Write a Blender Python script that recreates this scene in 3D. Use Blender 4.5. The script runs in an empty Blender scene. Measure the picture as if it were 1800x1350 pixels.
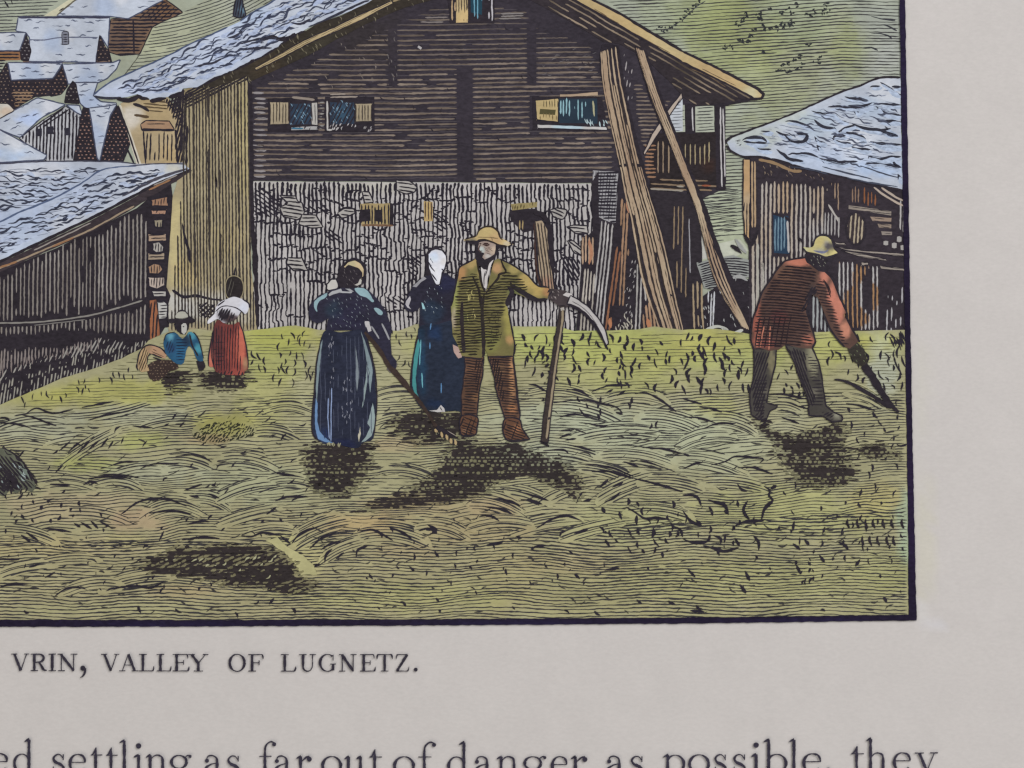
import bpy, math, random
import numpy as np
from mathutils.geometry import delaunay_2d_cdt
from mathutils import Vector, Matrix, Euler

random.seed(7)
RNG = np.random.default_rng(11)
scn = bpy.context.scene

# ------------------------------------------------------------------ camera
UNIT = 1.0 / 15000.0            # metres of paper per photo pixel (page drawn at 1800 x 1350)
LENS, SENS = 60.0, 36.0
FPX = LENS / SENS * 1800.0
DIST = FPX * UNIT               # 0.2 m
TILT, ROLL = math.radians(4.0), math.radians(0.2)
cam_d = bpy.data.cameras.new('camera')
cam = bpy.data.objects.new('camera', cam_d)
scn.collection.objects.link(cam)
cam_d.lens, cam_d.sensor_width, cam_d.sensor_fit = LENS, SENS, 'HORIZONTAL'
cam_d.clip_start, cam_d.clip_end = 0.005, 20.0
ROT = Euler((TILT, 0, ROLL), 'XYZ')
cam.rotation_euler = ROT
RM = np.array(ROT.to_matrix())
CLOC = RM @ np.array([0, 0, DIST])
cam.location = CLOC.tolist()
cam_d.dof.use_dof = True
cam_d.dof.aperture_fstop = 20.0
cam_d.dof.focus_distance = DIST + 0.0008
scn.camera = cam
scn.render.resolution_x, scn.render.resolution_y = 1024, 768
scn.view_settings.view_transform = 'Standard'
scn.view_settings.look = 'None'
scn.view_settings.exposure = 0.0
scn.view_settings.gamma = 1.0
try: scn.cycles.filter_width = 1.4
except Exception: pass
scn.view_settings.use_curve_mapping = False

# ------------------------------------------------------------------ light: soft daylight from a window
wd = bpy.data.worlds.new('World'); scn.world = wd; wd.use_nodes = True
wb = wd.node_tree.nodes['Background']
wb.inputs[0].default_value = (0.95, 0.97, 1.0, 1); wb.inputs[1].default_value = 0.33
def area(name, loc, size, power, col):
    l = bpy.data.lights.new(name, 'AREA'); l.shape = 'SQUARE'; l.size = size; l.energy = power; l.color = col
    o = bpy.data.objects.new(name, l); scn.collection.objects.link(o); o.location = loc
    o.rotation_euler = (Vector((0.01, 0.0, 0)) - Vector(loc)).to_track_quat('-Z', 'Y').to_euler()
    return o
area('window_light', (0.34, 0.34, 0.62), 0.5, 3.5, (0.97, 0.98, 1.0))
area('room_light', (-0.25, -0.45, 0.5), 0.5, 0.75, (1.0, 0.90, 0.74))

K_LIGHT = 0.76                   # radiance of a perfect white sheet under that light

# ------------------------------------------------------------------ small numeric tools
def lin(c):
    c = np.asarray(c, float) / 255.0
    return np.where(c <= 0.04045, c / 12.92, ((c + 0.055) / 1.055) ** 2.4)
def alb(c):
    c = lin(c); L = (c @ np.array([.2126, .7152, .0722]))[..., None]
    warm = np.clip((c[..., 0:1] - c[..., 2:3]) / (L + .02), 0, 1)
    c = c + (L - c) * .18 * warm; c = c * (1 - .08 * warm)
    return np.clip(c / K_LIGHT, 0.004, 0.95)
def _h(i, j, s):
    n = np.sin(i * 127.1 + j * 311.7 + s * 74.7) * 43758.5453
    return n - np.floor(n)
def vn(x, y, s=0):               # smooth value noise, -1..1
    x = np.asarray(x, float); y = np.asarray(y, float) + x * 0
    i, j = np.floor(x), np.floor(y); u, v = x - i, y - j
    u = u * u * (3 - 2 * u); v = v * v * (3 - 2 * v)
    a, b, c, d = _h(i, j, s), _h(i + 1, j, s), _h(i, j + 1, s), _h(i + 1, j + 1, s)
    return 2 * (a + (b - a) * u + (c - a) * v + (a - b - c + d) * u * v) - 1
def inside(px, py, poly):
    poly = np.asarray(poly, float); r = np.zeros(px.shape, bool)
    x1, y1 = poly[:, 0], poly[:, 1]; x2, y2 = np.roll(x1, -1), np.roll(y1, -1)
    for a, b, c, d in zip(x1, y1, x2, y2):
        if b == d: continue
        m = (b > py) != (d > py)
        r ^= m & (px < (c - a) * (py - b) / (d - b) + a)
    return r
def catmull(p, closed=False, n=6):
    p = np.asarray(p, float)
    if len(p) < 3 and not closed: return p
    if closed: q = np.vstack([p[-1], p, p[0], p[1]])
    else: q = np.vstack([2 * p[0] - p[1], p, 2 * p[-1] - p[-2]])
    out = []
    for i in range(1, len(q) - 2):
        t = np.linspace(0, 1, n, endpoint=False)[:, None]
        a, b, c, d = q[i - 1], q[i], q[i + 1], q[i + 2]
        out.append(0.5 * ((2 * b) + (c - a) * t + (2 * a - 5 * b + 4 * c - d) * t ** 2 + (3 * b - a - 3 * c + d) * t ** 3))
    out = np.vstack(out)
    return out if closed else np.vstack([out, p[-1]])
def resample(p, step, closed=False):
    p = np.asarray(p, float)
    if closed: p = np.vstack([p, p[0]])
    L = np.r_[0, np.cumsum(np.hypot(*np.diff(p, axis=0).T))]
    n = max(2, int(L[-1] / step) + 1); t = np.linspace(0, L[-1], n)
    o = np.c_[np.interp(t, L, p[:, 0]), np.interp(t, L, p[:, 1])]
    return o[:-1] if closed else o
def Z(ox, oy, k, *pts):          # points read off an enlarged tile of the photograph
    return [(ox + x / k, oy + y / k) for x, y in pts]
def page_z(x, y):                # the sheet is not perfectly flat
    return 0.0013 * np.sin(x * 17 + 0.5) + 0.0006 * np.sin(y * 31 + 0.6)
def to_page(P, dz):
    P = np.asarray(P, float)
    d = np.c_[(P[:, 0] - 900) / FPX, -(P[:, 1] - 675) / FPX, -np.ones(len(P))] @ RM.T
    z = np.zeros(len(P))
    for _ in range(5):
        t = (z - CLOC[2]) / d[:, 2]
        x, y = CLOC[0] + d[:, 0] * t, CLOC[1] + d[:, 1] * t
        z = page_z(x, y)
    return np.c_[x, y, z + dz]

# ------------------------------------------------------------------ materials
def pigment(name, rough, mottle, grain, spec=0.25, attr=True, base=None):
    m = bpy.data.materials.new(name); m.use_nodes = True
    N, L = m.node_tree.nodes, m.node_tree.links
    bs = N['Principled BSDF']; bs.inputs['Roughness'].default_value = rough
    bs.inputs['Specular IOR Level'].default_value = spec
    tc = N.new('ShaderNodeTexCoord')
    n1 = N.new('ShaderNodeTexNoise'); n1.inputs['Scale'].default_value = 150; n1.inputs['Detail'].default_value = 5
    n2 = N.new('ShaderNodeTexNoise'); n2.inputs['Scale'].default_value = 3000; n2.inputs['Detail'].default_value = 3
    n2.inputs['Roughness'].default_value = 0.65
    mp = N.new('ShaderNodeMapping'); mp.inputs['Scale'].default_value = (0.55, 1.0, 1.0); mp.inputs['Rotation'].default_value = (0, 0, 0.2)
    L.new(tc.outputs['Object'], n1.inputs['Vector']); L.new(tc.outputs['Object'], mp.inputs['Vector'])
    L.new(mp.outputs[0], n2.inputs['Vector'])
    def rng(src, lo, hi):
        r = N.new('ShaderNodeMapRange'); r.inputs[1].default_value = 0.3; r.inputs[2].default_value = 0.7
        r.inputs[3].default_value = lo; r.inputs[4].default_value = hi; L.new(src, r.inputs[0]); return r.outputs[0]
    mu = N.new('ShaderNodeMath'); mu.operation = 'MULTIPLY'
    L.new(rng(n1.outputs[0], 1 - mottle, 1 + mottle), mu.inputs[0]); L.new(rng(n2.outputs[0], 1 - grain, 1 + grain), mu.inputs[1])
    if attr:
        c = N.new('ShaderNodeAttribute'); c.attribute_name = 'tint'; src = c.outputs['Color']
    else:
        c = N.new('ShaderNodeRGB'); c.outputs[0].default_value = (*base, 1); src = c.outputs[0]
    vm = N.new('ShaderNodeVectorMath'); vm.operation = 'SCALE'
    L.new(src, vm.inputs[0]); L.new(mu.outputs[0], vm.inputs['Scale']); L.new(vm.outputs[0], bs.inputs['Base Color'])
    bp = N.new('ShaderNodeBump'); bp.inputs['Strength'].default_value = 0.12; bp.inputs['Distance'].default_value = 0.00006
    L.new(n2.outputs[0], bp.inputs['Height']); L.new(bp.outputs[0], bs.inputs['Normal'])
    return m
PAPER = (195, 189, 185)
M_PAPER = pigment('aged_paper', 0.9, 0.010, 0.035, 0.15, True)
M_TINT = pigment('watercolour_wash', 0.9, 0.06, 0.085, 0.1)
M_INK = pigment('printing_ink', 0.85, 0.08, 0.26, 0.10)
INK = (43, 39, 47); DK = (46, 41, 47)

# ------------------------------------------------------------------ printed elements
ROOT = bpy.data.objects.new('book_page', None); scn.collection.objects.link(ROOT)
ROOT['label'] = 'old printed book page with a hand coloured engraving of haymakers by a timber chalet'
ROOT['category'] = 'book page'
ELS = []; LAYER = [0]
def asfun(col):
    if callable(col): return col
    c = np.asarray(col, float)
    return lambda x, y: np.repeat(c[None], len(x), 0)
class El:
    def __init__(s, name, parent=None, label=None, kind=None):
        s.name, s.parent, s.label, s.kind = name, parent, label, kind
        s.V, s.C, s.F, s.M, s.n = [], [], [], [], 0; s.fun = None
        ELS.append(s)
    def z(s): return 12e-6 + LAYER[0] * 1.0e-6
    def add(s, P, zc, col, F, mat):
        s.V.append(to_page(P, zc)); s.C.append(col)
        s.F.extend([tuple(i + s.n for i in f) for f in F]); s.M.extend([mat] * len(F)); s.n += len(P)
    def fill(s, poly, col, blobs=(), step=9, rough=0.5, noise=0.045, mat=0, smooth=False):
        LAYER[0] += 1
        p = catmull(poly, True, 5) if smooth else np.asarray(poly, float)
        p = resample_keep(p, step)
        if rough:
            a = np.arange(len(p)); sd = RNG.random() * 99
            p = p + rough * np.c_[vn(a * .7 + sd, a * 0, 3), vn(a * .7 + sd, a * 0 + 5, 4)]
        f = washer(col, blobs, noise) if not callable(col) else col
        s.fun = f
        lo, hi = p.min(0), p.max(0)
        gx, gy = np.meshgrid(np.arange(lo[0] + step / 2, hi[0], step), np.arange(lo[1] + step / 2, hi[1], step))
        gx, gy = gx.ravel() + RNG.random(gx.size) * 1.5, gy.ravel() + RNG.random(gy.size) * 1.5
        k = inside(gx, gy, p)
        pts = np.vstack([p, np.c_[gx[k], gy[k]]])
        ne = len(p)
        vs, es, fs, *_ = delaunay_2d_cdt([Vector(q) for q in pts], [(i, (i + 1) % ne) for i in range(ne)], [], 0, 1e-4)
        vs = np.array([(v.x, v.y) for v in vs]); fs = np.array([f_[:3] for f_ in fs])
        if not len(fs): return s
        cen = vs[fs].mean(1); fs = fs[inside(cen[:, 0], cen[:, 1], p)]
        a, b, c = vs[fs[:, 0]], vs[fs[:, 1]], vs[fs[:, 2]]
        ar = (b[:, 0] - a[:, 0]) * (c[:, 1] - a[:, 1]) - (b[:, 1] - a[:, 1]) * (c[:, 0] - a[:, 0])
        fs[ar > 0] = fs[ar > 0][:, ::-1]
        s.add(vs, s.z(), alb(f(vs[:, 0], vs[:, 1])), fs.tolist(), mat)
        return s
    def ribbon(s, p, w, col, mat=1):
        if len(p) < 2: return
        t = np.gradient(p, axis=0); L = np.hypot(t[:, 0], t[:, 1]); L[L == 0] = 1
        nrm = np.c_[-t[:, 1], t[:, 0]] / L[:, None]; n = len(p)
        w = np.broadcast_to(np.asarray(w, float), (n,))[:, None] * .5
        P = np.vstack([p + nrm * w, p - nrm * w])
        c = alb(asfun(col)(P[:, 0], P[:, 1]))
        F = [(i, i + 1, n + i + 1, n + i) for i in range(n - 1)]
        s.add(P, s.z() + (.25 + .5 * RNG.random()) * 1e-6, c, F, mat)
    def st(s, pts, w=3.0, col=INK, smooth=True, step=4.0, rough=.35, mat=1, taper=True, closed=False):
        p = catmull(pts, closed, 8) if smooth else np.asarray(pts, float)
        if closed: p = np.vstack([p, p[0]])
        p = resample(p, step); n = len(p)
        w = np.asarray(w, float).ravel()
        ww = np.interp(np.linspace(0, 1, n), np.linspace(0, 1, len(w)), w) if len(w) > 1 else np.full(n, w[0])
        sd = RNG.random() * 100; a = np.arange(n)
        if rough:
            p = p + rough * np.c_[vn(a * .5 + sd, 0 * a, 1), vn(a * .5 + sd, 0 * a + 9, 2)]
            ww = ww * (1 + .22 * vn(a * .6 + sd, 0 * a + 3, 5))
        if taper and not closed and n > 2:
            ww = ww.copy(); ww[0] *= .45; ww[-1] *= .45
        s.ribbon(p, np.maximum(ww, .25), col, mat); return s
    def sts(s, lst, w=3.0, col=INK, **k):
        for q in lst: s.st(q, w, col, **k)
        return s
    def outline(s, poly, w=2.5, col=INK, smooth=False, **k):
        p = list(poly); return s.st(p + [p[0]] if not smooth else p, w, col, smooth=smooth, closed=smooth, **k)
    def hatch(s, poly, ang=0, sp=7, w=2.2, col=INK, jit=.12, wob=(.8, 40), gap=0.0, gl=26, wmod=.25, wt=None,
              flow=None, rag=2.5, minlen=5, step=4.0, mat=1, holes=(), end=.35):
        poly = np.asarray(poly, float)
        if mat == 1 and not callable(w): w = w * .88; sp = sp * (.94 if sp < 7.2 else 1)
        a = math.radians(-ang); U = np.array([math.cos(a), math.sin(a)]); Vv = np.array([-U[1], U[0]])
        uu, vv = poly @ U, poly @ Vv
        us = np.arange(uu.min() - 6, uu.max() + 6, step); v0 = vv.min() - 14; k = 0; sd = RNG.random() * 1000
        while v0 < vv.max() + 14:
            k += 1; v0 += sp * (1 + jit * (RNG.random() - .5) * 2)
            v = v0 + wob[0] * vn(us / wob[1] + sd, us * 0 + k * .35, 1) + wob[0] * .35 * vn(us / 9 + k * 7.3, us * 0 + sd, 2)
            x, y = us * U[0] + v * Vv[0], us * U[1] + v * Vv[1]
            if flow is not None:
                f = flow(x, y); x, y = x + f * Vv[0], y + f * Vv[1]
            r = (RNG.random() - .5) * 2 * rag
            ok = inside(x + r * U[0], y + r * U[1], poly)
            for h in holes: ok &= ~inside(x, y, h)
            ww = w * (1 + wmod * vn(us / 14 + k * 3.1, us * 0 + sd + 7, 4))
            if wt is not None: ww = ww * wt(x, y)
            if gap: ok &= vn(us / gl + k * 5.7, us * 0 + sd + k * .9, 6) > (-1 + 2 * gap)
            ok &= ww > .3
            if not ok.any(): continue
            e = np.flatnonzero(np.diff(np.r_[0, ok.astype(int), 0]))
            for b0, b1 in zip(e[::2], e[1::2]):
                if (b1 - b0) * step < minlen: continue
                p = np.c_[x[b0:b1], y[b0:b1]]; q = ww[b0:b1] * (1 + RNG.normal(0, .10, b1 - b0))
                p = p + RNG.normal(0, .16, p.shape)
                q[0] *= end; q[-1] *= end
                s.ribbon(p, q, col, mat)
        return s
    def ticks(s, poly, n, ln=(9, 16), ang=(60, 110), w=(2, 4), col=INK, bend=.25, clear=0):
        poly = np.asarray(poly, float); lo, hi = poly.min(0), poly.max(0); c = 0; done = []
        for _ in range(n * 30):
            if c >= n: break
            x, y = lo + (hi - lo) * RNG.random(2)
            if not inside(np.array([x]), np.array([y]), poly)[0]: continue
            if clear and any((x - a) ** 2 + (y - b) ** 2 < clear ** 2 for a, b in done): continue
            done.append((x, y)); c += 1
            L = ln[0] + (ln[1] - ln[0]) * RNG.random(); a = -math.radians(ang[0] + (ang[1] - ang[0]) * RNG.random())
            d = np.array([math.cos(a), math.sin(a)]); nn = np.array([-d[1], d[0]]) * L * bend * (RNG.random() * 2 - 1)
            ww = w[0] + (w[1] - w[0]) * RNG.random()
            s.st([(x - d[0] * L / 2, y - d[1] * L / 2), (x + nn[0], y + nn[1]), (x + d[0] * L / 2, y + d[1] * L / 2)],
                 [ww * .35, ww, ww * .5], col, step=2.5)
        return s
    def dots(s, poly, sx=10, sy=7.4, r=2.6, col=(150, 140, 110), ang=0, jit=.9, long=1.3, keep=.96):
        poly = np.asarray(poly, float); a = math.radians(-ang); U = np.array([math.cos(a), math.sin(a)]); W = np.array([-U[1], U[0]])
        uu, vv = poly @ U, poly @ W; k = 0
        for v in np.arange(vv.min(), vv.max(), sy):
            k += 1
            for u in np.arange(uu.min() + (k % 2) * sx / 2, uu.max(), sx):
                q = U * (u + RNG.normal(0, jit)) + W * (v + RNG.normal(0, jit * .6))
                if RNG.random() < keep and inside(q[:1], q[1:], poly)[0]:
                    R = r * (.7 + .55 * RNG.random()); d = U * R * long * .5 + W * RNG.normal(0, .3)
                    s.st([q - d, q, q + d], [R * .8, R * 1.15, R * .8], col, smooth=False, step=1.6, rough=.2, mat=0, taper=False)
        return s
    def build(s):
        me = bpy.data.meshes.new(s.name)
        V = np.vstack(s.V); me.from_pydata(V.tolist(), [], s.F); me.materials.append(M_TINT); me.materials.append(M_INK); me.materials.append(M_PAPER)
        me.polygons.foreach_set('material_index', np.array(s.M, dtype=np.int32))
        at = me.attributes.new('tint', 'FLOAT_COLOR', 'POINT')
        at.data.foreach_set('color', np.c_[np.vstack(s.C), np.ones(len(V))].astype(np.float32).ravel())
        o = bpy.data.objects.new(s.name, me); scn.collection.objects.link(o)
        o.parent = s.parent.ob if s.parent else ROOT
        if s.label: o['label'] = s.label
        if s.kind: o['kind'] = s.kind
        s.ob = o
def resample_keep(p, step):      # denser outline that keeps its corners
    out = []; n = len(p)
    for i in range(n):
        a, b = p[i], p[(i + 1) % n]; m = max(1, int(np.hypot(*(b - a)) / step))
        for k in range(m): out.append(a + (b - a) * k / m)
    return np.array(out)
def washer(col, blobs=(), noise=.045):   # a brushed wash: base pigment with runs of other pigment
    base = np.asarray(col, float); sd = RNG.random() * 50
    def f(x, y):
        c = np.repeat(base[None], len(x), 0)
        for b in blobs:
            bx, by, r, bc = b[:4]; st = b[4] if len(b) > 4 else 1.0; ry = b[5] if len(b) > 5 else r
            d = np.sqrt(((x - bx) / r) ** 2 + ((y - by) / ry) ** 2) + .30 * vn(x / 21 + bx, y / 15 + by, 8) + .18 * vn(x / 9 + bx, y / 7, 18)
            k = (np.clip((1.2 - d) * 1.7, 0, 1) * st * (.72 if r > 30 else .92))[:, None]
            c = c * (1 - k) + np.asarray(bc, float)[None] * k
        return c * (1 + noise * vn(x / 31 + sd, y / 31, 9) + noise * .6 * vn(x / 9, y / 9 + sd, 10))[:, None]
    return f
def shingles(E, poly, ang, n, ln=(16, 42), w=(2, 4.5), col=INK, bend=(-.18, .1), clear=12, aj=14):
    poly = np.asarray(poly, float); lo, hi = poly.min(0), poly.max(0); done = []; c = 0
    for _ in range(n * 40):
        if c >= n: break
        x, y = lo + (hi - lo) * RNG.random(2)
        L = ln[0] + (ln[1] - ln[0]) * RNG.random(); a = math.radians(-(ang + aj * (RNG.random() * 2 - 1)))
        d = np.array([math.cos(a), math.sin(a)]); e = np.array([[x, y], [x, y] - d * L / 2, [x, y] + d * L / 2])
        if not inside(e[:, 0], e[:, 1], poly).all(): continue
        if any(((x - q) * d[0] + (y - r) * d[1]) ** 2 / 6 + (-(x - q) * d[1] + (y - r) * d[0]) ** 2 < clear ** 2 for q, r in done): continue
        done.append((x, y)); c += 1
        nn = np.array([-d[1], d[0]]) * L * (bend[0] + (bend[1] - bend[0]) * RNG.random())
        ww = w[0] + (w[1] - w[0]) * RNG.random(); k = [.3, .8, 1.25, .5] if RNG.random() < .6 else [.6, 1.3, .7, .3]
        m_ = np.array([-d[1], d[0]]) * (.2 + L * .05) * (1 if RNG.random() < .5 else -1)
        E.st([e[1], e[1] * .75 + e[2] * .25 + m_, e[1] * .5 + e[2] * .5 + nn * .6 - m_ * .4, e[1] * .25 + e[2] * .75 + nn + m_ * .5, e[2] + nn * .15 + RNG.normal(0, 1.2, 2)], [ww * q for q in k], col, step=2.6, rough=.6)

# ================================================================== the sheet of paper
sheet = El('paper_sheet', None)
gx, gy = np.meshgrid(np.arange(-420, 2130, 17.0), np.arange(-330, 1760, 17.0)); ny, nx = gx.shape
P = np.c_[gx.ravel(), gy.ravel()]
fp = washer(PAPER, [(1640, 1094, 26, (204, 202, 208), .45, 9), (1620, 1078, 8, (204, 202, 210), .5, 20), (1622, 960, 22, (196, 191, 172), .55, 110),
                    (1625, 700, 12, (196, 192, 178), .35, 120)], .006)
sheet.V.append(to_page(P, 0)); sheet.C.append(alb(fp(P[:, 0], P[:, 1])))
sheet.F = [(r * nx + c, r * nx + c + 1, (r + 1) * nx + c + 1, (r + 1) * nx + c) for r in range(ny - 1) for c in range(nx - 1)]
sheet.M = [2] * len(sheet.F)
for x, y, r in [(502 / 1, 1211, 1.8), (945, 1283, 1.7), (417, 1261, 2.2), (426, 1289, 1.6), (168, 1196, 1.7), (1338, 1226, 1.8), (1612, 23, 3), (1692, 193, 4), (674, 1303, 2), (1645, 1125, 2),
                (1733, 903, 1.6), (1778, 218, 1.5), (1690, 610, 1.4), (1750, 1010, 1.5), (880, 1133, 1.2), (1240, 1160, 1.3), (1460, 1140, 1.5), (330, 1215, 1.3)]:
    sheet.st([(x - r, y - r * .4), (x + r, y + r * .4)], r * 1.5, (160, 156, 152), smooth=False, step=1.5, mat=2)

# ================================================================== hillside behind
hill = El('grassy_hillside', None, 'grey green mown hillside rising behind the buildings, cut in fine level lines')
HB = [(-60, -60), (1586, -60), (1588, 300), (1592, 600), (-60, 700)]
hill.fill(HB, (158, 163, 146), [(1290, 60, 90, (150, 156, 96), .8), (1360, 130, 90, (156, 160, 100), .6), (1460, 70, 60, (160, 164, 120), .6),
          (1430, 130, 70, (150, 150, 128), .5), (1250, 20, 70, (148, 154, 92), .7), (1500, 90, 45, (152, 158, 98), .6), (1400, 30, 60, (146, 156, 116), .6),
          (1560, 60, 60, (164, 168, 162), .7), (1550, 110, 40, (172, 174, 170), .7), (1270, 420, 60, (176, 182, 150), .8), (1275, 340, 60, (168, 174, 146), .6),
          (280, 60, 90, (158, 160, 138), .8), (1180, 30, 60, (152, 160, 120), .5)], 8)
R1 = [(1020, -30), (1584, -30), (1590, 330), (1300, 330), (1300, 400), (1200, 430), (1100, 240), (1250, 140)]
hill.hatch(R1, 4, 6.1, 1.95, (62, 60, 62), wob=(1.4, 60), gap=.05, gl=40, wmod=.35, step=6,
           flow=lambda x, y: 5 * np.sin((x - 1000) / 260) + np.where(x > 1480, (x - 1480) * .09, 0), wt=lambda x, y: 1 + .35 * vn(x / 60, y / 30, 31))
hill.hatch([(1215, 330), (1310, 330), (1316, 400), (1250, 420), (1228, 345)], 8, 6.6, 1.7, (66, 66, 66), wob=(1.2, 40), gap=.12)
hill.hatch([(1225, 395), (1316, 395), (1318, 425), (1250, 440)], 3, 9, 1.6, (66, 66, 66), gap=.35)
hill.fill([(1220, 400), (1238, 400), (1260, 450), (1225, 458)], (186, 184, 176)); hill.fill([(1262, 428), (1300, 420), (1316, 440), (1290, 452), (1262, 452)], (182, 184, 168))
# knoll behind the left roof
KN = [(215, 135), (245, 95), (268, 47), (325, 20), (395, -20), (560, -40), (480, 20), (400, 50), (300, 100), (225, 140)]
hill.fill(KN, (160, 163, 142), [(300, 50, 50, (176, 178, 150), .8), (265, 70, 30, (180, 182, 150), .7), (420, 10, 40, (176, 178, 170), .6)], 8)
hill.hatch(KN, 14, 6.2, 1.9, (70, 70, 70), wob=(.8, 40), gap=.12, flow=lambda x, y: -((x - 330) / 100.) ** 2 * 10)
hill.st([(215, 137), (245, 96), (268, 48), (322, 21)], 1.6, (90, 90, 80))
hill.hatch([(-30, -30), (130, -30), (80, 28), (32, 58), (-30, 60)], 2, 6.2, 2.0, (62, 62, 66), gap=.1)
hill.st([(8, 2), (16, 14)], 3); hill.st([(18, -4), (22, 8)], 2)
# bushes dotted on the slope
def bushes(pts, r=3.2):
    for x, y in pts:
        for _ in range(4):
            a = RNG.random() * 6.3; d = np.array([math.cos(a), math.sin(a) * .8]) * r
            q = np.array([x, y]) + RNG.normal(0, 2.2, 2)
            hill.st([q - d, q + RNG.normal(0, .8, 2), q + d], [1.2, r * 1.05, 1.4], (46, 48, 50), step=2)
bushes(Z(1200, 0, 4.5, (500, 110), (480, 150), (440, 190), (470, 165), (600, 110), (620, 150), (600, 135), (640, 200), (690, 230), (650, 230), (740, 215), (780, 190), (800, 210),
         (830, 180), (870, 170), (860, 200), (780, 110), (830, 70), (860, 100), (980, 110), (1010, 120), (1050, 95), (1100, 100), (1150, 85), (330, 380), (390, 370), (440, 325), (480, 320), (540, 290), (520, 320),
         (560, 235), (760, 550), (800, 510), (840, 500), (860, 560), (810, 570), (880, 460), (910, 540), (940, 510), (1060, 480), (1090, 455), (930, 460), (990, 350), (640, 410), (700, 70), (900, 40), (1130, 30)))
bushes(Z(1200, 0, 4.5, (100, 30), (70, 65), (30, 100), (10, 130), (60, 95), (130, 10)), 2.6)
bushes(Z(800, 0, 4.5, (1790, 150), (1750, 190), (1700, 210), (1650, 240), (1620, 215), (1680, 240)), 2.6)
hill.sts([Z(1200, 0, 4.5, (180, 10), (100, 60), (0, 160)), Z(800, 0, 4.5, (1780, 170), (1700, 220), (1630, 250))], 1.8, (70, 72, 74))
hill.sts([Z(1500, 0, 4.5, (215, 195), (270, 205), (345, 245)), Z(1500, 0, 4.5, (140, 268), (200, 265), (280, 285), (305, 310)), Z(1500, 0, 4.5, (60, 380), (140, 375), (195, 400)),
          Z(1500, 0, 4.5, (140, 130), (250, 155), (330, 160))], [1.2, 2.4, 3.6], (56, 56, 62))

# ================================================================== far village on the left
SN, SNB = (180, 186, 198), (160, 174, 200)
def vroof(par, poly, n=8, ang=0, blobs=None, lw=2.2):
    r = El('roof', par)
    c = np.mean(poly, 0)
    r.fill(poly, SN, blobs or [(c[0] - 12, c[1] + 8, 22, SNB, .7), (c[0] + 15, c[1] - 6, 12, (204, 204, 208), .6)], 7, rough=.6)
    r.outline(poly, lw, (72, 76, 96)); shingles(r, poly, ang, n, (8, 20), (1.2, 2.4), (86, 92, 112), clear=7, aj=6)
    return r
def darkgable(e, poly, col=(108, 84, 74), sp=6.2, w=3.6, a=(0, 70)):
    e.fill(poly, DK, [], 6, mat=1); c_ = np.mean(poly, 0); e.dots([tuple(c_ + (np.array(q) - c_) * .94) for q in poly], 7.4, 6.2, 2.1, tuple(np.array(col) * .7 + np.array((176, 160, 140)) * .3), jit=.5, long=1.2); e.outline(poly, 1.6)
def vh(label): return El('village_house', None, label)

h = vh('brown log house with a pale roof, farthest up the slope in the village')
W = [(195, 33), (228, 31), (290, -2), (322, 22), (268, 47), (246, 95), (212, 98), (192, 92), (188, 78)]
h.fill(W, (124, 98, 78), [(290, 15, 25, (128, 92, 60), .8), (205, 70, 25, (104, 84, 74), .7)], 7)
h.hatch(W, 0, 6.6, 3.6, INK, wob=(.5, 20)); h.outline(W, 2); h.st([(234, 34), (236, 95)], 3)
h.hatch([(240, 30), (288, 0), (318, 20), (270, 42)], 42, 7, 2.6, INK)
vroof(h, [(128, 0), (150, -30), (300, -30), (288, 0), (226, 33), (192, 29), (98, 28)], 10)
pth = El('footpath', hill, 'pale cream path strip running up behind the village'); pth.fill([(78, 28), (130, -6), (148, -10), (100, 28)], (198, 194, 166), [], 7); pth.st([(100, 27), (122, 8), (146, -8)], 2.6, (90, 84, 76)); pth.st([(104, 20), (112, 14)], 2.4)

h = vh('long pale roofed house with a square chimney in the village')
h.fill([(40, 70), (175, 64), (194, 110), (168, 110), (40, 110)], (120, 98, 84), [], 7)
A = [(32, 30), (193, 30), (190, 84), (176, 62), (168, 110), (50, 108), (52, 66), (46, 58), (28, 55)]
r = vroof(h, A, 22); r.st([(50, 70), (80, 70), (110, 66), (172, 66)], 2.2, (96, 100, 120)); r.st([(33, 31), (192, 31)], 3.2, (62, 62, 80))
darkgable(h, [(175, 62), (185, 82), (192, 92), (197, 110), (183, 106), (169, 109)])
c = El('chimney', h); c.fill([(109, 57), (114, 54), (121, 57), (121, 78), (109, 78)], (118, 120, 132), [], 6); c.hatch([(109, 57), (121, 57), (121, 78), (109, 78)], 0, 4.6, 2.4, INK); c.outline([(109, 57), (114, 54), (121, 57), (121, 78), (109, 78)], 1.6)

h = vh('small house with an orange brown wall at the left edge of the village')
h.fill([(-60, 88), (36, 88), (36, 106), (-60, 108)], (150, 104, 66), [(10, 102, 20, (158, 112, 60), .8, 6)], 6); h.hatch([(-60, 88), (36, 88), (36, 106), (-60, 108)], 0, 6, 3.2, INK)
darkgable(h, [(45, 57), (55, 90), (50, 108), (37, 106), (35, 88)], (100, 100, 110)); vroof(h, [(-60, 58), (46, 57), (35, 89), (-60, 90)], 7)
h.hatch([(-60, 108), (14, 108), (4, 130), (-60, 140)], 0, 6, 3, INK)

h = vh('low village house with dark dotted gables on both sides of its pale roof')
darkgable(h, [(12, 110), (20, 140), (18, 188), (-60, 188), (-4, 136)], (112, 94, 84), a=(0, 80))
darkgable(h, [(18, 138), (94, 138), (90, 168), (62, 170), (22, 194), (16, 180)], (128, 90, 68))
h.hatch([(20, 160), (60, 160), (62, 172), (22, 192)], 0, 6, 2.6, (150, 120, 90))
darkgable(h, [(110, 113), (120, 150), (108, 166), (88, 170), (94, 138)], (116, 84, 70))
vroof(h, [(14, 110), (110, 111), (104, 122), (93, 138), (20, 141)], 8)

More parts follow.
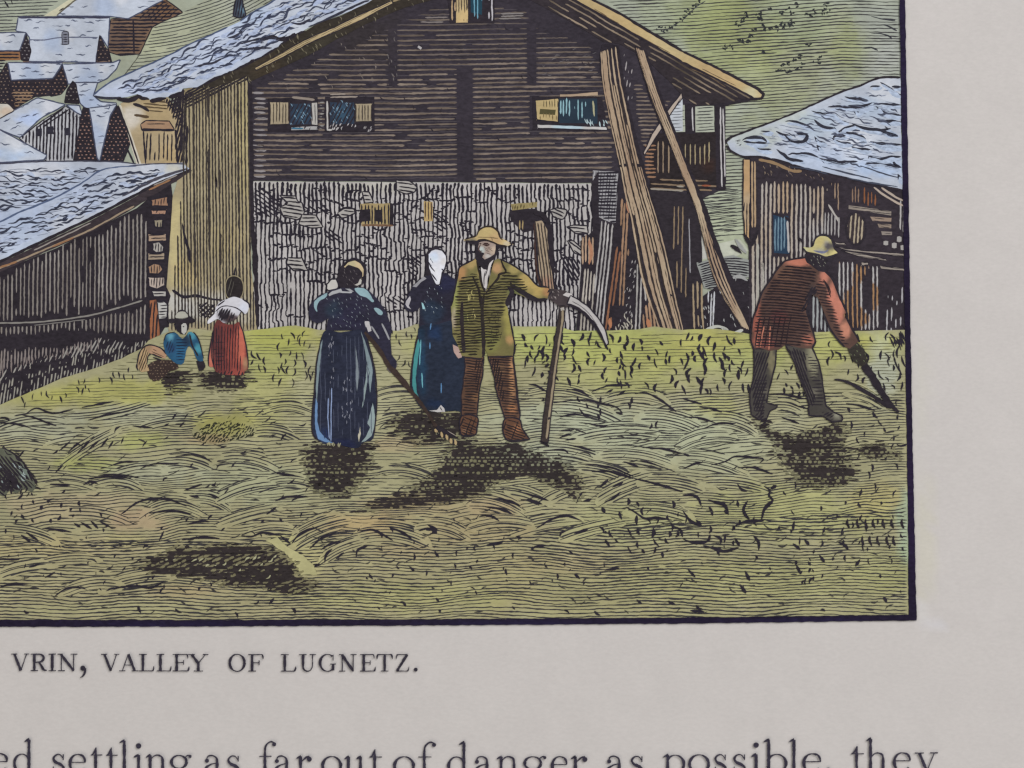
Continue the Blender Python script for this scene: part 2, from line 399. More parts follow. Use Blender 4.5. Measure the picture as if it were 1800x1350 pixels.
h = vh('tall village house with a small black gable and a long roof sloping right')
vroof(h, [(110, 113), (200, 110), (212, 104), (205, 122), (188, 138), (172, 146), (132, 145), (120, 149)], 8)
vroof(h, [(132, 145), (172, 145), (164, 168), (178, 179), (206, 181), (200, 191), (150, 190), (141, 182)], 8, 0, [(160, 178, 22, SNB, .8)])
darkgable(h, [(128, 142), (134, 148), (140, 182), (113, 181), (118, 158)], (104, 100, 102))

h = vh('grey plank gabled house with three small dark windows in the village front')
G = [(116, 187), (144, 203), (130, 284), (82, 284), (34, 243), (75, 212)]
h.fill(G, (172, 172, 176), [], 7); h.hatch(G, 88, 6.6, 3.6, INK, wob=(.5, 25)); h.outline(G, 2)
h.hatch([(116, 187), (142, 203), (138, 210), (116, 200), (80, 222), (60, 232), (70, 214)], 35, 5.5, 3.2, INK)
for x, y in ((68, 233), (88, 229), (118, 231)):
    w_ = El('window', h); w_.fill([(x - 5, y - 6), (x + 6, y - 7), (x + 6, y + 7), (x - 5, y + 7)], (48, 46, 56), [], 6, mat=1)
vroof(h, [(-60, 214), (0, 208), (66, 172), (116, 184), (73, 207), (35, 242), (0, 228), (-60, 224)], 10, 15, [(55, 210, 24, (170, 186, 220), .9, 12), (90, 190, 20, (206, 206, 212), .7)])
vroof(h, [(116, 184), (140, 185), (145, 204), (128, 194)], 0)

h = vh('white roofed shed corner jutting in lowest at the left edge of the village')
h.fill([(-60, 182), (14, 182), (26, 194), (0, 209), (-60, 214)], (200, 194, 184), [(12, 196, 14, (204, 176, 150), .7, 6)], 6); h.outline([(-60, 182), (14, 182), (26, 194), (0, 209)], 2)
vroof(h, [(-60, 226), (0, 228), (83, 273), (78, 281), (-60, 290)], 6, -8, [(10, 270, 60, (164, 184, 214), .9, 12), (30, 250, 26, (204, 206, 212), .8)])

h = vh('narrow house between two brown dotted gables with a white strip of roof')
darkgable(h, [(146, 189), (158, 191), (172, 285), (129, 284), (140, 222)], (150, 104, 92), 6.4, 3.6, (0, 62))
darkgable(h, [(205, 184), (222, 226), (230, 250), (214, 292), (176, 285), (195, 202)], (150, 104, 92), 6.4, 3.6, (0, 62))
vroof(h, [(157, 190), (205, 184), (194, 204), (175, 284), (171, 278)], 6, 0)
h.fill([(209, 184), (216, 186), (250, 288), (240, 288)], (196, 188, 172), [], 6); h.sts([[(208, 186), (228, 240), (244, 288)], [(222, 258), (236, 288)], [(218, 250), (216, 290)]], 3)

h = vh('ochre plank porch house under the eave of the chalet')
PZ = [(212, 182), (244, 172), (292, 168), (322, 200), (324, 292), (250, 294), (236, 250)]
h.fill(PZ, (172, 152, 116), [(270, 200, 30, (178, 152, 104), .7), (230, 205, 22, (204, 200, 196), .8), (300, 275, 22, (190, 162, 112), .8)], 7)
h.hatch([(252, 232), (308, 232), (310, 284), (256, 284)], 88, 7.4, 2.8, INK, gap=.15); h.hatch([(246, 182), (292, 172), (300, 196), (262, 200)], -6, 6, 3, (92, 76, 56), gap=.15)
r = El('roof', h); RP = [(247, 219), (256, 212), (298, 213), (307, 228), (250, 230)]; r.fill(RP, (164, 128, 96), [], 6); r.st([(248, 228), (307, 229)], 4.5); r.outline(RP, 2); r.sts([[(258, 218), (290, 218)]], 1.6)
h.hatch([(285, 176), (326, 160), (326, 292), (312, 292), (308, 214)], 75, 5, 4.0, DK, gap=.03)
h.hatch([(290, 180), (326, 170), (322, 240), (310, 214)], 20, 6, 4.0, DK)
h.st([(234, 183), (250, 188), (262, 196)], 5, DK); h.st([(236, 202), (262, 206)], 5, (88, 70, 52)); h.st([(252, 230), (256, 288)], 3); h.st([(309, 228), (312, 286)], 4)

# ================================================================== shed at the lower left
shed = El('log_shed', None, 'low dark plank shed with a stone shingled lean-to roof at the left')
SW = [(-60, 510), (0, 476), (100, 436), (240, 366), (300, 316), (304, 345), (300, 560), (262, 620), (240, 650), (160, 680), (100, 700), (-60, 760)]
shed.fill(SW, DK, [], 10, mat=1)
WL = [(-60, 500), (0, 484), (95, 440), (140, 424), (195, 398), (240, 372), (257, 366), (258, 520), (213, 530), (150, 546), (60, 558), (-60, 560)]
def duskline(x, y):
    k = (.5 + .5 * vn(x / 23, y / 50, 17))[:, None]
    return np.array([112, 104, 98.]) * (1 - k) + np.array([150, 144, 138.]) * k
shed.hatch(WL, 89.5, 7.3, 2.7, duskline, gap=.12, gl=60, wob=(.6, 40), mat=0, rag=9, wt=lambda x, y: np.where(((x // 29).astype(int) % 4 == 1), .75, 1.0))
shed.hatch([(-60, 574), (100, 566), (215, 548), (262, 534), (262, 590), (200, 588), (120, 580), (60, 590), (30, 588), (-60, 600)], 89, 7.4, 2.8, duskline, gap=.08, mat=0)
shed.hatch([(-60, 620), (60, 610), (100, 610), (180, 590), (176, 618), (90, 625), (-60, 672)], 88, 6.0, 2.4, (134, 124, 120), gap=.1, mat=0)
shed.hatch([(-60, 640), (70, 622), (170, 612), (120, 628), (60, 638), (20, 660), (-60, 690)], 88, 5.2, 1.8, (128, 116, 112), gap=.35, gl=14, mat=0)
shed.hatch([(170, 594), (252, 600), (248, 612), (180, 622), (60, 640), (-60, 705), (-60, 670), (80, 628)], 62, 6.2, 2.3, (150, 146, 140), gap=.32, gl=10, mat=0)
shed.sts([[(0, 606), (10, 618), (28, 620), (29, 600)], [(29, 586), (44, 596), (60, 598), (62, 580)], [(64, 584), (78, 596), (94, 608), (108, 598), (128, 592), (176, 592)], [(0, 640), (60, 634), (120, 626), (180, 614)],
          [(0, 664), (30, 656), (60, 650), (120, 640)]], [3, 6, 4], DK)
shed.hatch([(-60, 690), (60, 648), (170, 616), (256, 596), (262, 612), (225, 634), (160, 664), (60, 694), (-60, 735)], 82, 5.4, 2.1, (150, 146, 136), gap=.34, gl=7, mat=0, rag=8)
shed.sts([[(0, 690), (40, 672), (90, 655), (150, 640), (210, 618)], [(0, 668), (50, 655), (110, 640)]], [3, 6, 4], DK)
rail = El('rail', shed, 'long sagging pole nailed across the shed wall')
RL = [(-60, 566), (67, 562), (155, 551), (213, 535), (250, 524), (294, 512), (296, 522), (256, 534), (213, 547), (155, 562), (67, 573), (-60, 576)]
rail.fill(RL, DK, [], 8, mat=1); rail.sts([[(-60, 569), (67, 566), (155, 555), (213, 540)], [(213, 540), (250, 528)]], 2.6, (132, 128, 122), mat=0); rail.st([(60, 572), (150, 562)], 1.6, (120, 116, 112), mat=0)
rail.st([(290, 510), (306, 520), (324, 532)], [4, 8, 4], DK)
sr = El('roof', shed, 'pale blue shed roof of ragged stone shingles')
F1 = [(-60, 290), (0, 288), (80, 284), (190, 284), (240, 288), (338, 286), (337, 299), (270, 326), (160, 384), (100, 412), (0, 460), (-60, 488)]
sr.fill(F1, (176, 182, 195), [(100, 350, 70, (170, 184, 212), .7, 30), (30, 390, 60, (172, 186, 214), .8, 24), (150, 310, 60, (178, 190, 214), .6, 14), (60, 300, 70, (206, 205, 208), .6, 14),
        (40, 420, 50, (176, 190, 214), .6), (250, 300, 40, (200, 202, 208), .7), (310, 294, 20, (200, 190, 160), .6, 8), (120, 385, 40, (204, 206, 212), .6)], 9)
FA = [(-60, 302), (0, 298), (180, 294), (200, 300), (130, 330), (60, 364), (-60, 386)]
FB = [(-60, 420), (0, 398), (80, 362), (180, 310), (300, 296), (262, 322), (160, 376), (90, 408), (0, 450), (-60, 470)]
shingles(sr, FA, -4, 16, (20, 44), (4, 7), (170, 180, 200), clear=13); shingles(sr, FB, 8, 22, (20, 44), (4, 7), (168, 178, 200), clear=13)
shingles(sr, FA, -4, 60, (16, 50), (1.8, 3.8), (58, 61, 76), clear=6.8, bend=(-.1, .06)); shingles(sr, FB, 8, 74, (16, 48), (1.9, 4.0), (56, 59, 74), clear=6.8, aj=12, bend=(-.12, .06))
shingles(sr, FB, 25, 10, (8, 18), (3, 5), (60, 64, 82), clear=12)
sr.hatch(FA, 2, 5.2, 1.0, (96, 102, 120), gap=.5, gl=12); sr.hatch(FB, 12, 5.2, 1.0, (96, 102, 120), gap=.5, gl=12)
sr.st([(-60, 408), (0, 390), (28, 376), (100, 346), (150, 318), (176, 300), (205, 294), (240, 292)], [2, 3.4, 3, 2], (84, 96, 124))
sr.st([(-60, 290), (0, 288), (80, 284), (190, 284), (240, 288)], 2.4, (70, 70, 84)); sr.st([(225, 292), (280, 288), (336, 288)], 2.2, (70, 70, 84))
sr.st([(-60, 487), (0, 460), (100, 412), (160, 384), (270, 326), (337, 298)], 5, DK, smooth=False); sr.st([(215, 345), (272, 316), (330, 296)], [3, 6, 3], (74, 72, 82))
vb = El('verge_board', shed, 'dark shed verge board with a thin tan edge')
VB = [(-60, 491), (0, 463), (100, 416), (160, 388), (270, 329), (336, 299), (338, 306), (300, 324), (236, 366), (160, 408), (100, 434), (0, 478), (-60, 504)]
vb.fill(VB, (60, 52, 56), [], 8, mat=1)
vb.sts([[(-60, 500), (0, 472), (100, 430), (160, 404), (236, 362)]], 2.8, (156, 136, 112), mat=0, smooth=False); vb.sts([[(92, 434), (130, 418)], [(262, 334), (300, 316)], [(0, 470), (30, 460)]], 3.2, (158, 112, 72), mat=0)
vb.sts([[(60, 440), (160, 392)], [(270, 326), (312, 308)]], 2, (150, 142, 136), mat=0)

# ================================================================== the chalet
chalet = El('chalet', None, 'large dark timber chalet on a pale rubble stone base, gable end to the front')
GW = [(432, 128), (560, 62), (700, -20), (925, -20), (1090, 70), (1200, 120), (1330, 174), (1275, 184), (1276, 322), (1268, 334), (1232, 350), (1228, 590), (1040, 590), (1040, 322), (440, 318)]
chalet.fill(GW, (54, 49, 56), [(640, 60, 60, (56, 50, 48), .6)], 12, mat=1)
posts = [[(682, 30), (697, 30), (697, 152), (683, 152)], [(806, 118), (829, 118), (831, 318), (808, 318)], [(928, 45), (940, 45), (942, 152), (930, 152)], [(934, 168), (944, 168), (944, 226), (934, 226)]]
def dusk(x, y):
    k = np.clip((y - 20) / 120, 0, 1)[:, None]; n = np.clip(.5 + .4 * vn(x / 60, np.round(y / 8.7) * 1.7, 21) + .35 * vn(x / 19, y / 9, 22), 0, 1)[:, None]
    return (np.array([94, 82, 73.]) * (1 - n) + np.array([142, 127, 114.]) * n) * (.84 + .16 * k)
WZ = [(442, 156), (500, 132), (560, 104), (620, 80), (690, 44), (760, 16), (880, 12), (926, 20), (930, 44), (1040, 84), (1054, 120), (1066, 180), (1078, 250), (1088, 316), (442, 314)]
WZ2 = [(1112, 150), (1130, 150), (1150, 190), (1186, 166), (1150, 232), (1134, 268), (1126, 250)]
chalet.hatch(WZ, 0.4, 8.7, 2.9, dusk, wob=(.8, 50), gap=.14, gl=26, mat=0, holes=posts, rag=7, wmod=.4, wt=lambda x, y: np.clip(.72 + (y - 20) / 330, .7, 1.06) * np.where((y < 90) & (x > 930), .6, 1), flow=lambda x, y: 1.2 * np.sin(x / 90))
chalet.hatch(WZ, 0.4, 8.9, 1.0, (82, 76, 80), wob=(.7, 60), gap=.3, gl=30, mat=0, holes=posts)
chalet.hatch(WZ2, 0, 7.2, 2.6, dusk, gap=.1, mat=0)
chalet.hatch([(446, 160), (470, 160), (468, 312), (446, 312)], -2, 8.9, 3.4, (140, 134, 134), gap=.1, mat=0)
# dashes and specks cut through the dark
chalet.ticks([(450, 120), (690, 20), (700, 150), (470, 160)], 26, (4, 9), (100, 125), (1, 1.8), (120, 110, 104)); chalet.ticks([(680, 30), (700, 30), (700, 160), (680, 160)], 12, (4, 8), (90, 120), (1, 1.8), (112, 106, 104))
chalet.ticks(WZ, 70, (5, 14), (90, 150), (1.5, 3), DK)
chalet.ticks([(930, 40), (1000, 60), (1050, 90), (1050, 140), (935, 140)], 20, (5, 10), (0, 30), (1, 2), (100, 96, 98))
chalet.sts([[(735, 82), (741, 86)], [(522, 348), (536, 352)]], 4, (176, 172, 172), mat=0)
chalet.hatch([(1092, 94), (1112, 94), (1112, 180), (1096, 190)], 82, 6, 2.0, (156, 150, 150), gap=.5, gl=8, mat=0)

sb = El('gable_wall', chalet, 'rubble stone lower wall lit pale, cut in wavering upright lines')
SB = [(440, 319), (560, 320), (1042, 323), (1050, 420), (1024, 480), (1010, 590), (430, 590), (446, 500)]
sb.fill(SB, (174, 169, 167), [(500, 330, 60, (180, 176, 160), .5, 12), (650, 330, 60, (182, 178, 158), .5, 12)], 10)
# rubble: every stone has its own slightly shifted upright lines, with ragged dark joints between
SEED = np.array([(445 + (i + .5 * (j % 2)) * 33 + RNG.normal(0, 9), 322 + j * 21 + RNG.normal(0, 5)) for j in range(13) for i in range(19)])
SOFF, STIL, SJ = RNG.normal(0, 1.0, len(SEED)), RNG.normal(0, .03, len(SEED)), RNG.random(len(SEED))
def cell(x, y):
    d = ((x[:, None] - SEED[:, 0]) / 1.5) ** 2 + ((y[:, None] - SEED[:, 1] + 4 * vn(x / 11, y / 11, 44)[:, None])) ** 2
    return d.argmin(1)
def sflow(x, y):
    c = cell(x, y); return SOFF[c] + STIL[c] * (y - SEED[c, 1])
sb.hatch(SB, 90.3, 7.6, 3.9, INK, wob=(1.5, 24), gap=.015, gl=20, wmod=.38, jit=.14, step=3, flow=sflow, wt=lambda x, y: 1 + .22 * vn(x / 30, y / 24, 41) + .16 * (y < 345) + .12 * (x < 560) * (y < 420) - .1 * (y > 520))
jx, jy = np.meshgrid(np.arange(446, 1036, 4.0), np.arange(332, 560, 3.0)); jx, jy = jx.ravel(), jy.ravel(); c0, c1 = cell(jx, jy), cell(jx, jy + 3)
for x, y, i, j in zip(jx, jy, c0, c1):
    if i != j and inside(np.array([x]), np.array([y]), SB)[0]:
        pr = SJ[i] * .6 + SJ[j] * .4
        if pr < (.58 if y < 470 else .40): sb.st([(x - 3.2, y + RNG.normal(0, .8)), (x + 3.2, y + RNG.normal(0, .8))], 2.2 + 2.6 * RNG.random(), INK, smooth=False, step=3)
def stone(poly, ang, tone=(166, 161, 156), w=3.0, sp=7.0):
    sb.fill(poly, tone, [], 7, smooth=False); sb.hatch(poly, ang, sp, w, INK, wob=(.8, 20), flow=None); sb.outline(poly, 2.4, smooth=False)
for t in ([(410, 285), (540, 290), (555, 335), (590, 340), (610, 420), (590, 455), (555, 480), (440, 455), (410, 380), (480, 350)], [(590, 438), (700, 442), (760, 540), (660, 545), (560, 515)],
          [(1335, 165), (1440, 170), (1500, 220), (1480, 262), (1410, 275), (1335, 245)], [(1065, 255), (1120, 260), (1155, 340), (1085, 348)], [(870, 425), (920, 390), (1000, 392), (1012, 425), (940, 460), (900, 465)],
          [(480, 780), (590, 782), (635, 880), (520, 882), (465, 822)]):
    stone(Z(400, 280, 4.5, *t), {0: 0}.get(0) - 3 + RNG.normal(0, 4))
for t, a in (([(750, 400), (800, 385), (885, 400), (880, 445), (850, 480), (780, 460)], -22), ([(880, 535), (940, 520), (1045, 525), (1055, 590), (960, 590)], -4), ([(890, 650), (930, 640), (1000, 700), (1000, 765), (940, 740)], -34)):
    stone(Z(800, 280, 4.5, *t), a)
for t in ([(200, 200), (330, 260), (420, 310), (420, 470), (210, 460)], [(600, 360), (780, 370), (860, 440), (760, 430), (620, 410)], [(770, 540), (880, 580), (940, 680), (860, 660), (760, 640)], [(1620, 420), (1750, 450), (1770, 560), (1640, 590)],
          [(1430, 740), (1560, 780), (1500, 930), (1420, 900)], [(1250, 1080), (1400, 1060), (1420, 1160), (1260, 1150)], [(230, 1140), (400, 1165), (390, 1180), (220, 1180)]):
    sb.hatch(Z(400, 280, 4.5, *t), -35, 6.6, 3.2, INK, wob=(.8, 14), gap=.08)
sb.hatch(Z(800, 280, 4.5, (840, 760), (1000, 780), (990, 980), (930, 1000), (850, 860)), -60, 6, 4, INK)
sb.st([(566, 508), (566, 470)], .1)
# small openings in the stone
for q in (Z(400, 280, 4.5, (1050, 352), (1300, 350), (1310, 525), (1060, 530)),):
    o_ = El('window', chalet, 'small square opening low in the stone wall'); o_.fill(q, (168, 146, 96), [], 6); o_.hatch(q, 90, 6.4, 3.0, INK); 
    for b in ([(1045, 400), (1130, 395), (1132, 490), (1050, 495)], [(1160, 402), (1225, 402), (1228, 500), (1162, 490)], [(1285, 350), (1312, 350), (1312, 530), (1280, 530)]): o_.fill(Z(400, 280, 4.5, *b), DK, [], 6, mat=1)
    o_.st(Z(400, 280, 4.5, (1060, 520), (1310, 525)), 3.5, (126, 92, 66))
o_ = El('window', chalet, 'tall ochre slot in the stone wall'); q = Z(400, 280, 4.5, (1550, 332), (1622, 336), (1622, 490), (1558, 490)); o_.fill(q, (184, 154, 92), [], 6); o_.hatch(q, 90, 6, 2.6, (84, 66, 52))
o_ = El('window', chalet, 'dark opening under an ochre lintel behind the leaning plank')
q = Z(800, 280, 4.5, (430, 400), (640, 390), (720, 470), (620, 560), (540, 580), (440, 480)); o_.fill(q, DK, [], 6, mat=1); q = Z(800, 280, 4.5, (440, 355), (650, 338), (645, 380), (450, 405)); o_.fill(q, (150, 134, 84), [], 6); o_.hatch(q, 80, 5, 2.6, (96, 82, 50))
o_.hatch(Z(800, 280, 4.5, (500, 470), (560, 470), (560, 560), (510, 565)), 90, 5.5, 2.4, (166, 142, 92), mat=0)

# ochre plank side wall
sw = El('side_wall', chalet, 'ochre upright plank wall on the shaded left flank of the chalet')
SWP = [(318, 176), (322, 158), (360, 148), (436, 120), (440, 318), (442, 470), (452, 580), (300, 590), (290, 560), (300, 520), (293, 505), (298, 440), (304, 345), (312, 318), (338, 300), (325, 290)]
sw.fill(SWP, (164, 150, 116), [(310, 420, 16, (202, 186, 128), .9, 80), (330, 480, 26, (196, 170, 106), .6), (380, 540, 70, (190, 188, 184), 1, 32), (310, 540, 30, (192, 190, 186), .9), (430, 250, 14, (186, 170, 110), .6, 120),
       (350, 350, 30, (168, 156, 124), .6), (400, 420, 30, (176, 158, 108), .6), (350, 160, 40, (132, 116, 80), .8, 20)], 8)
sw.hatch([(324, 170), (436, 130), (442, 470), (452, 582), (300, 582), (302, 545), (304, 505), (320, 330)], 90.6, 6.2, 3.2, (62, 56, 54), wob=(.6, 60), gap=.02, gl=60, wmod=.3)
sw.hatch([(324, 170), (436, 130), (440, 500), (330, 500)], 90.6, 27, 4.4, (60, 54, 52), wob=(.8, 50), gap=.3, gl=40, jit=.3)
sw.hatch([(318, 176), (330, 150), (436, 116), (438, 140), (390, 160), (330, 190)], 28, 5, 4.0, DK)
sw.hatch([(316, 160), (330, 160), (330, 296), (318, 280)], 88, 5, 4.5, DK)
sw.st([(320, 392), (326, 420), (332, 440), (334, 462)], [2, 4, 6, 3]); sw.sts([[(408, 505), (414, 470)], [(378, 305), (382, 332)]], [2, 5, 2])
sw.st([(303, 510), (322, 522), (344, 520), (374, 526), (392, 528)], [4, 6, 4, 3]); sw.hatch([(345, 530), (380, 534), (385, 560), (350, 560)], 40, 6, 3.6, INK); sw.hatch([(345, 530), (380, 534), (385, 560), (350, 560)], -50, 6, 3, INK)
sw.st([(438, 132), (441, 250), (443, 380), (449, 470), (453, 575)], [7, 9, 8, 9, 6], DK, rough=.8)

# log ends where shed and chalet meet
def logend(poly, col, ang=None, lab=None):
    e = El('log_end', shed); e.fill(poly, col, [], 6, smooth=False); 
    if ang is not None: e.hatch(poly, ang, 5.4, 2.2, INK)
    e.outline(poly, 3)
T5 = lambda *p: Z(0, 280, 4.5, *p)
cb = El('corner_post', shed, 'dark notched corner of the shed'); cb.fill(T5((1165, 300), (1300, 250), (1360, 250), (1340, 560), (1320, 900), (1320, 1090), (1340, 1330), (1180, 1340), (1160, 700)), DK, [], 8, mat=1)
logend(T5((1195, 320), (1330, 290), (1335, 372), (1200, 372)), (160, 118, 88), 85); logend(T5((1195, 402), (1320, 400), (1315, 440), (1200, 440)), (172, 130, 104), 60)
logend(T5((1220, 480), (1290, 475), (1285, 545), (1225, 540)), (142, 132, 112), 85); logend(T5((1170, 590), (1320, 588), (1318, 650), (1170, 655)), (168, 142, 118), 2)
logend(T5((1210, 665), (1260, 650), (1300, 690), (1290, 735), (1240, 745), (1205, 715)), (170, 164, 156), 88); logend(T5((1170, 742), (1308, 738), (1306, 798), (1170, 802)), (160, 142, 120), 2)
logend(T5((1172, 850), (1220, 822), (1270, 830), (1290, 870), (1260, 910), (1180, 905)), (158, 122, 92), 88); logend(T5((1172, 932), (1305, 930), (1308, 1000), (1240, 1030), (1178, 1010)), (176, 160, 148), 85)
logend(T5((1200, 1040), (1320, 1040), (1318, 1088), (1215, 1090)), (170, 166, 160), 2); logend(T5((1240, 1125), (1300, 1120), (1330, 1150), (1325, 1260), (1255, 1270)), (176, 174, 170), 3)
e = El('post', shed, 'short orange brown post at the shed corner'); q = T5((1185, 1120), (1235, 1110), (1262, 1340), (1270, 1420), (1190, 1430)); e.fill(q, (158, 96, 58), [], 6); e.hatch(q, 86, 6, 3, DK)

# chalet roof, left slope
T1 = lambda *p: Z(0, 0, 4.5, *p); T2 = lambda *p: Z(400, 0, 4.5, *p); T3 = lambda *p: Z(800, 0, 4.5, *p); T4 = lambda *p: Z(1200, 0, 4.5, *p)
cr = El('roof', chalet, 'broad chalet roof slope of pale blue stone shingles with a ragged eave')
CR = T1((740, 755), (780, 715), (850, 660), (1000, 590), (1200, 500), (1350, 430), (1500, 350), (1640, 290), (1800, 215)) + T2((100, 170), (200, 100), (330, 30), (420, -60), (1300, -150), (1160, 0), (900, 120), (700, 190), (610, 240), (520, 290), (430, 350), (330, 420), (200, 480), (100, 530), (0, 580)) + T1((1700, 610), (1560, 690), (1450, 700), (1440, 740), (1320, 770), (1180, 790), (1090, 745), (1000, 770), (900, 775))
cr.fill(CR, (176, 183, 197), [(230, 160, 60, (186, 196, 222), .9, 14), (350, 110, 60, (184, 196, 220), .7, 20), (300, 130, 60, (202, 204, 210), .5, 16), (440, 30, 40, (170, 188, 216), .8, 26), (480, 60, 60, (200, 202, 210), .6, 22),
        (400, 85, 50, (186, 196, 218), .6), (520, 20, 50, (196, 200, 208), .6), (420, 5, 20, (150, 176, 208), .8, 12)], 9)
CRI = T1((880, 735), (1000, 640), (1200, 540), (1500, 400), (1800, 250)) + T2((100, 190), (330, 60), (600, -40), (1080, -20), (900, 80), (640, 180), (500, 260), (330, 380), (0, 540)) + T1((1640, 610), (1440, 690), (1200, 740))
shingles(cr, CRI, 20, 26, (24, 50), (4, 8), (166, 177, 202), clear=14)
shingles(cr, CRI, 20, 110, (20, 60), (1.9, 4.0), (60, 64, 82), clear=8, aj=12, bend=(-.22, .08)); shingles(cr, CRI, 16, 60, (8, 18), (1.2, 2.2), (110, 120, 146), clear=7, aj=10)
cr.hatch(CRI, 16, 5.4, 1.0, (96, 102, 122), gap=.5, gl=12)
cr.sts([T1((740, 755), (850, 665), (1000, 590), (1200, 502), (1350, 432), (1500, 352), (1640, 290), (1800, 215)), T2((100, 170), (200, 100), (330, 30), (430, -40))], 2.8, (74, 84, 110))
cr.sts([T1((740, 758), (800, 775), (900, 778), (960, 770)), T2((640, 215), (760, 165), (900, 100), (1060, 25), (1120, 5)), T2((690, 215), (830, 165), (960, 110), (1180, 10)), T2((430, 180), (520, 150), (640, 120)), T2((500, 180), (580, 190), (660, 150)), T2((100, 350), (250, 310), (400, 300)),
        T2((120, 400), (200, 385), (350, 380)), T2((0, 300), (60, 290), (120, 250)), T1((1560, 520), (1680, 500), (1760, 465)), T1((1400, 650), (1470, 620), (1480, 595))], [2, 4.6, 3], (54, 54, 66))
cr.sts([T1((1180, 790), (1090, 770), (1000, 795), (930, 790)), T1((1320, 775), (1180, 795)), T1((1450, 705), (1440, 745), (1330, 775)), T1((1560, 700), (1690, 640), (1800, 580)), T2((0, 585), (130, 530), (215, 480)), T2((215, 480), (340, 425), (400, 375)), T2((400, 375), (520, 310), (620, 245)), T2((250, 345), (330, 300), (470, 310), (540, 260))], [4, 8, 6], DK, rough=1.6)
chm = El('chimney', chalet, 'dark blue grey stub standing behind the roof edge'); q = T2((45, 130), (55, 40), (75, -40), (110, -40), (130, 60), (148, 125), (100, 145)); chm.fill(q, (60, 66, 78), [(427, 18, 6, (110, 140, 160), .9)], 6); chm.outline(q, 2); chm.hatch(q, 80, 5, 2.4, INK)

# eave shadow and verge board on the left
ev = El('eave', chalet, 'deep brown black shadowed underside of the left eave')
EV = T2((0, 585), (130, 530), (330, 430), (430, 355), (520, 300), (620, 245), (700, 195), (900, 125), (1100, 30), (1180, -20), (1700, -20), (1400, 60), (1100, 190), (850, 320), (640, 440), (420, 540), (170, 650), (150, 600), (0, 660)) + T1((1700, 690), (1560, 700), (1700, 640))
ev.fill(EV, (56, 50, 44), [(470, 120, 30, (66, 56, 44), .8), (560, 90, 40, (62, 58, 48), .8)], 9, mat=1)
ev.ticks(EV, 60, (5, 10), (100, 130), (1, 2), (120, 112, 90))
vl = El('verge_board', chalet, 'thin tan verge board along the left gable edge')
VL = T2((215, 540), (340, 470), (560, 345), (690, 280), (850, 215), (1040, 120), (1180, 60), (1300, 8), (1310, 30), (1200, 85), (1060, 160), (860, 250), (700, 320), (570, 385), (350, 500), (225, 560))
vl.fill(VL, (182, 160, 116), [], 7); vl.hatch(VL, 27, 3.6, 1.1, (96, 82, 60), gap=.3); vl.outline(VL, 2, DK); vl.sts([T2((1310, 12), (1420, -30))], 4, (150, 130, 90), mat=0)

# right slope verge and soffit
so = El('eave', chalet, 'raftered underside of the right eave, dark with thin pale lines')
SO = T3((560, -20), (1000, -20), (1300, 200), (1800, 490)) + T4((200, 590), (400, 690), (590, 780), (540, 790), (350, 825), (210, 835), (100, 830), (0, 770)) + T3((1780, 740), (1690, 640), (1520, 480), (1400, 400), (1300, 350), (1170, 330), (960, 200), (800, 110))
so.fill(SO, (52, 46, 50), [], 9, mat=1)
so.hatch(SO, -30, 9.4, 2.4, lambda x, y: np.array([150, 132, 112.])[None] * (.75 + .3 * vn(x / 40, y / 40, 12)[:, None]), wob=(.8, 40), gap=.32, gl=30, mat=0)
vr = El('verge_board', chalet, 'wide tan verge board along the right gable edge')
VR = T3((960, -60), (1090, -10), (1300, 110), (1500, 230), (1800, 410)) + T4((350, 580), (600, 710), (636, 748), (620, 775), (570, 780), (400, 690), (200, 590), (0, 490)) + T3((1500, 320), (1300, 200), (1100, 90), (960, 0))
vr.fill(VR, (192, 166, 112), [(1090, 30, 40, (202, 170, 108), .7), (1260, 130, 40, (186, 150, 100), .6), (1180, 80, 40, (188, 172, 128), .6), (1320, 165, 16, (184, 180, 150), .8)], 7)
vr.sts([T3((1070, -10), (1300, 108), (1500, 228), (1800, 408)), T4((0, 408), (350, 578), (600, 708), (640, 750), (622, 778), (540, 788), (340, 825), (210, 835))], [4, 5, 5], DK, smooth=False)
vr.sts([T3((960, 10), (1100, 92), (1300, 202), (1500, 322), (1800, 492)), T4((0, 492), (200, 592), (400, 692), (560, 775))], 3.4, DK, smooth=False)
vr.sts([T3((1060, 60), (1300, 190)), T3((1400, 255), (1700, 420)), T4((150, 545), (420, 680)), T4((60, 545), (200, 600), (340, 690)), T3((1100, 70), (1200, 130))], 1.3, (104, 84, 62), smooth=False)

# windows of the timber wall
def win(parts, label):
    e = El('window', chalet, label)
    for kind, p in parts:
        if kind == 'shutter': e.fill(p, (162, 147, 120), [], 6); e.hatch(p, 90, 5.6, 2.2, (66, 58, 54), wob=(.3, 20)); e.outline(p, 2, DK)
        elif kind == 'pane': e.fill(p, (48, 58, 74), [(np.mean(p, 0)[0], np.mean(p, 0)[1], 14, (58, 84, 104), .8)], 5); e.hatch(p, 62, 6.2, 2.6, DK, gap=.2, gl=9); e.ticks(p, 24, (4, 7), (-62, -52), (1.2, 2.2), (120, 146, 164)); e.outline(p, 3, DK)
        elif kind == 'frame': e.fill(p, (176, 172, 166), [], 6); e.hatch(p, 90, 5, 1.6, (80, 76, 80))
        elif kind == 'sill': e.fill(p, (156, 154, 154), [], 6); e.ticks(p, 6, (4, 7), (60, 80), (1.5, 2.5), DK)
        elif kind == 'dark': e.fill(p, DK, [], 6, mat=1)
    return e
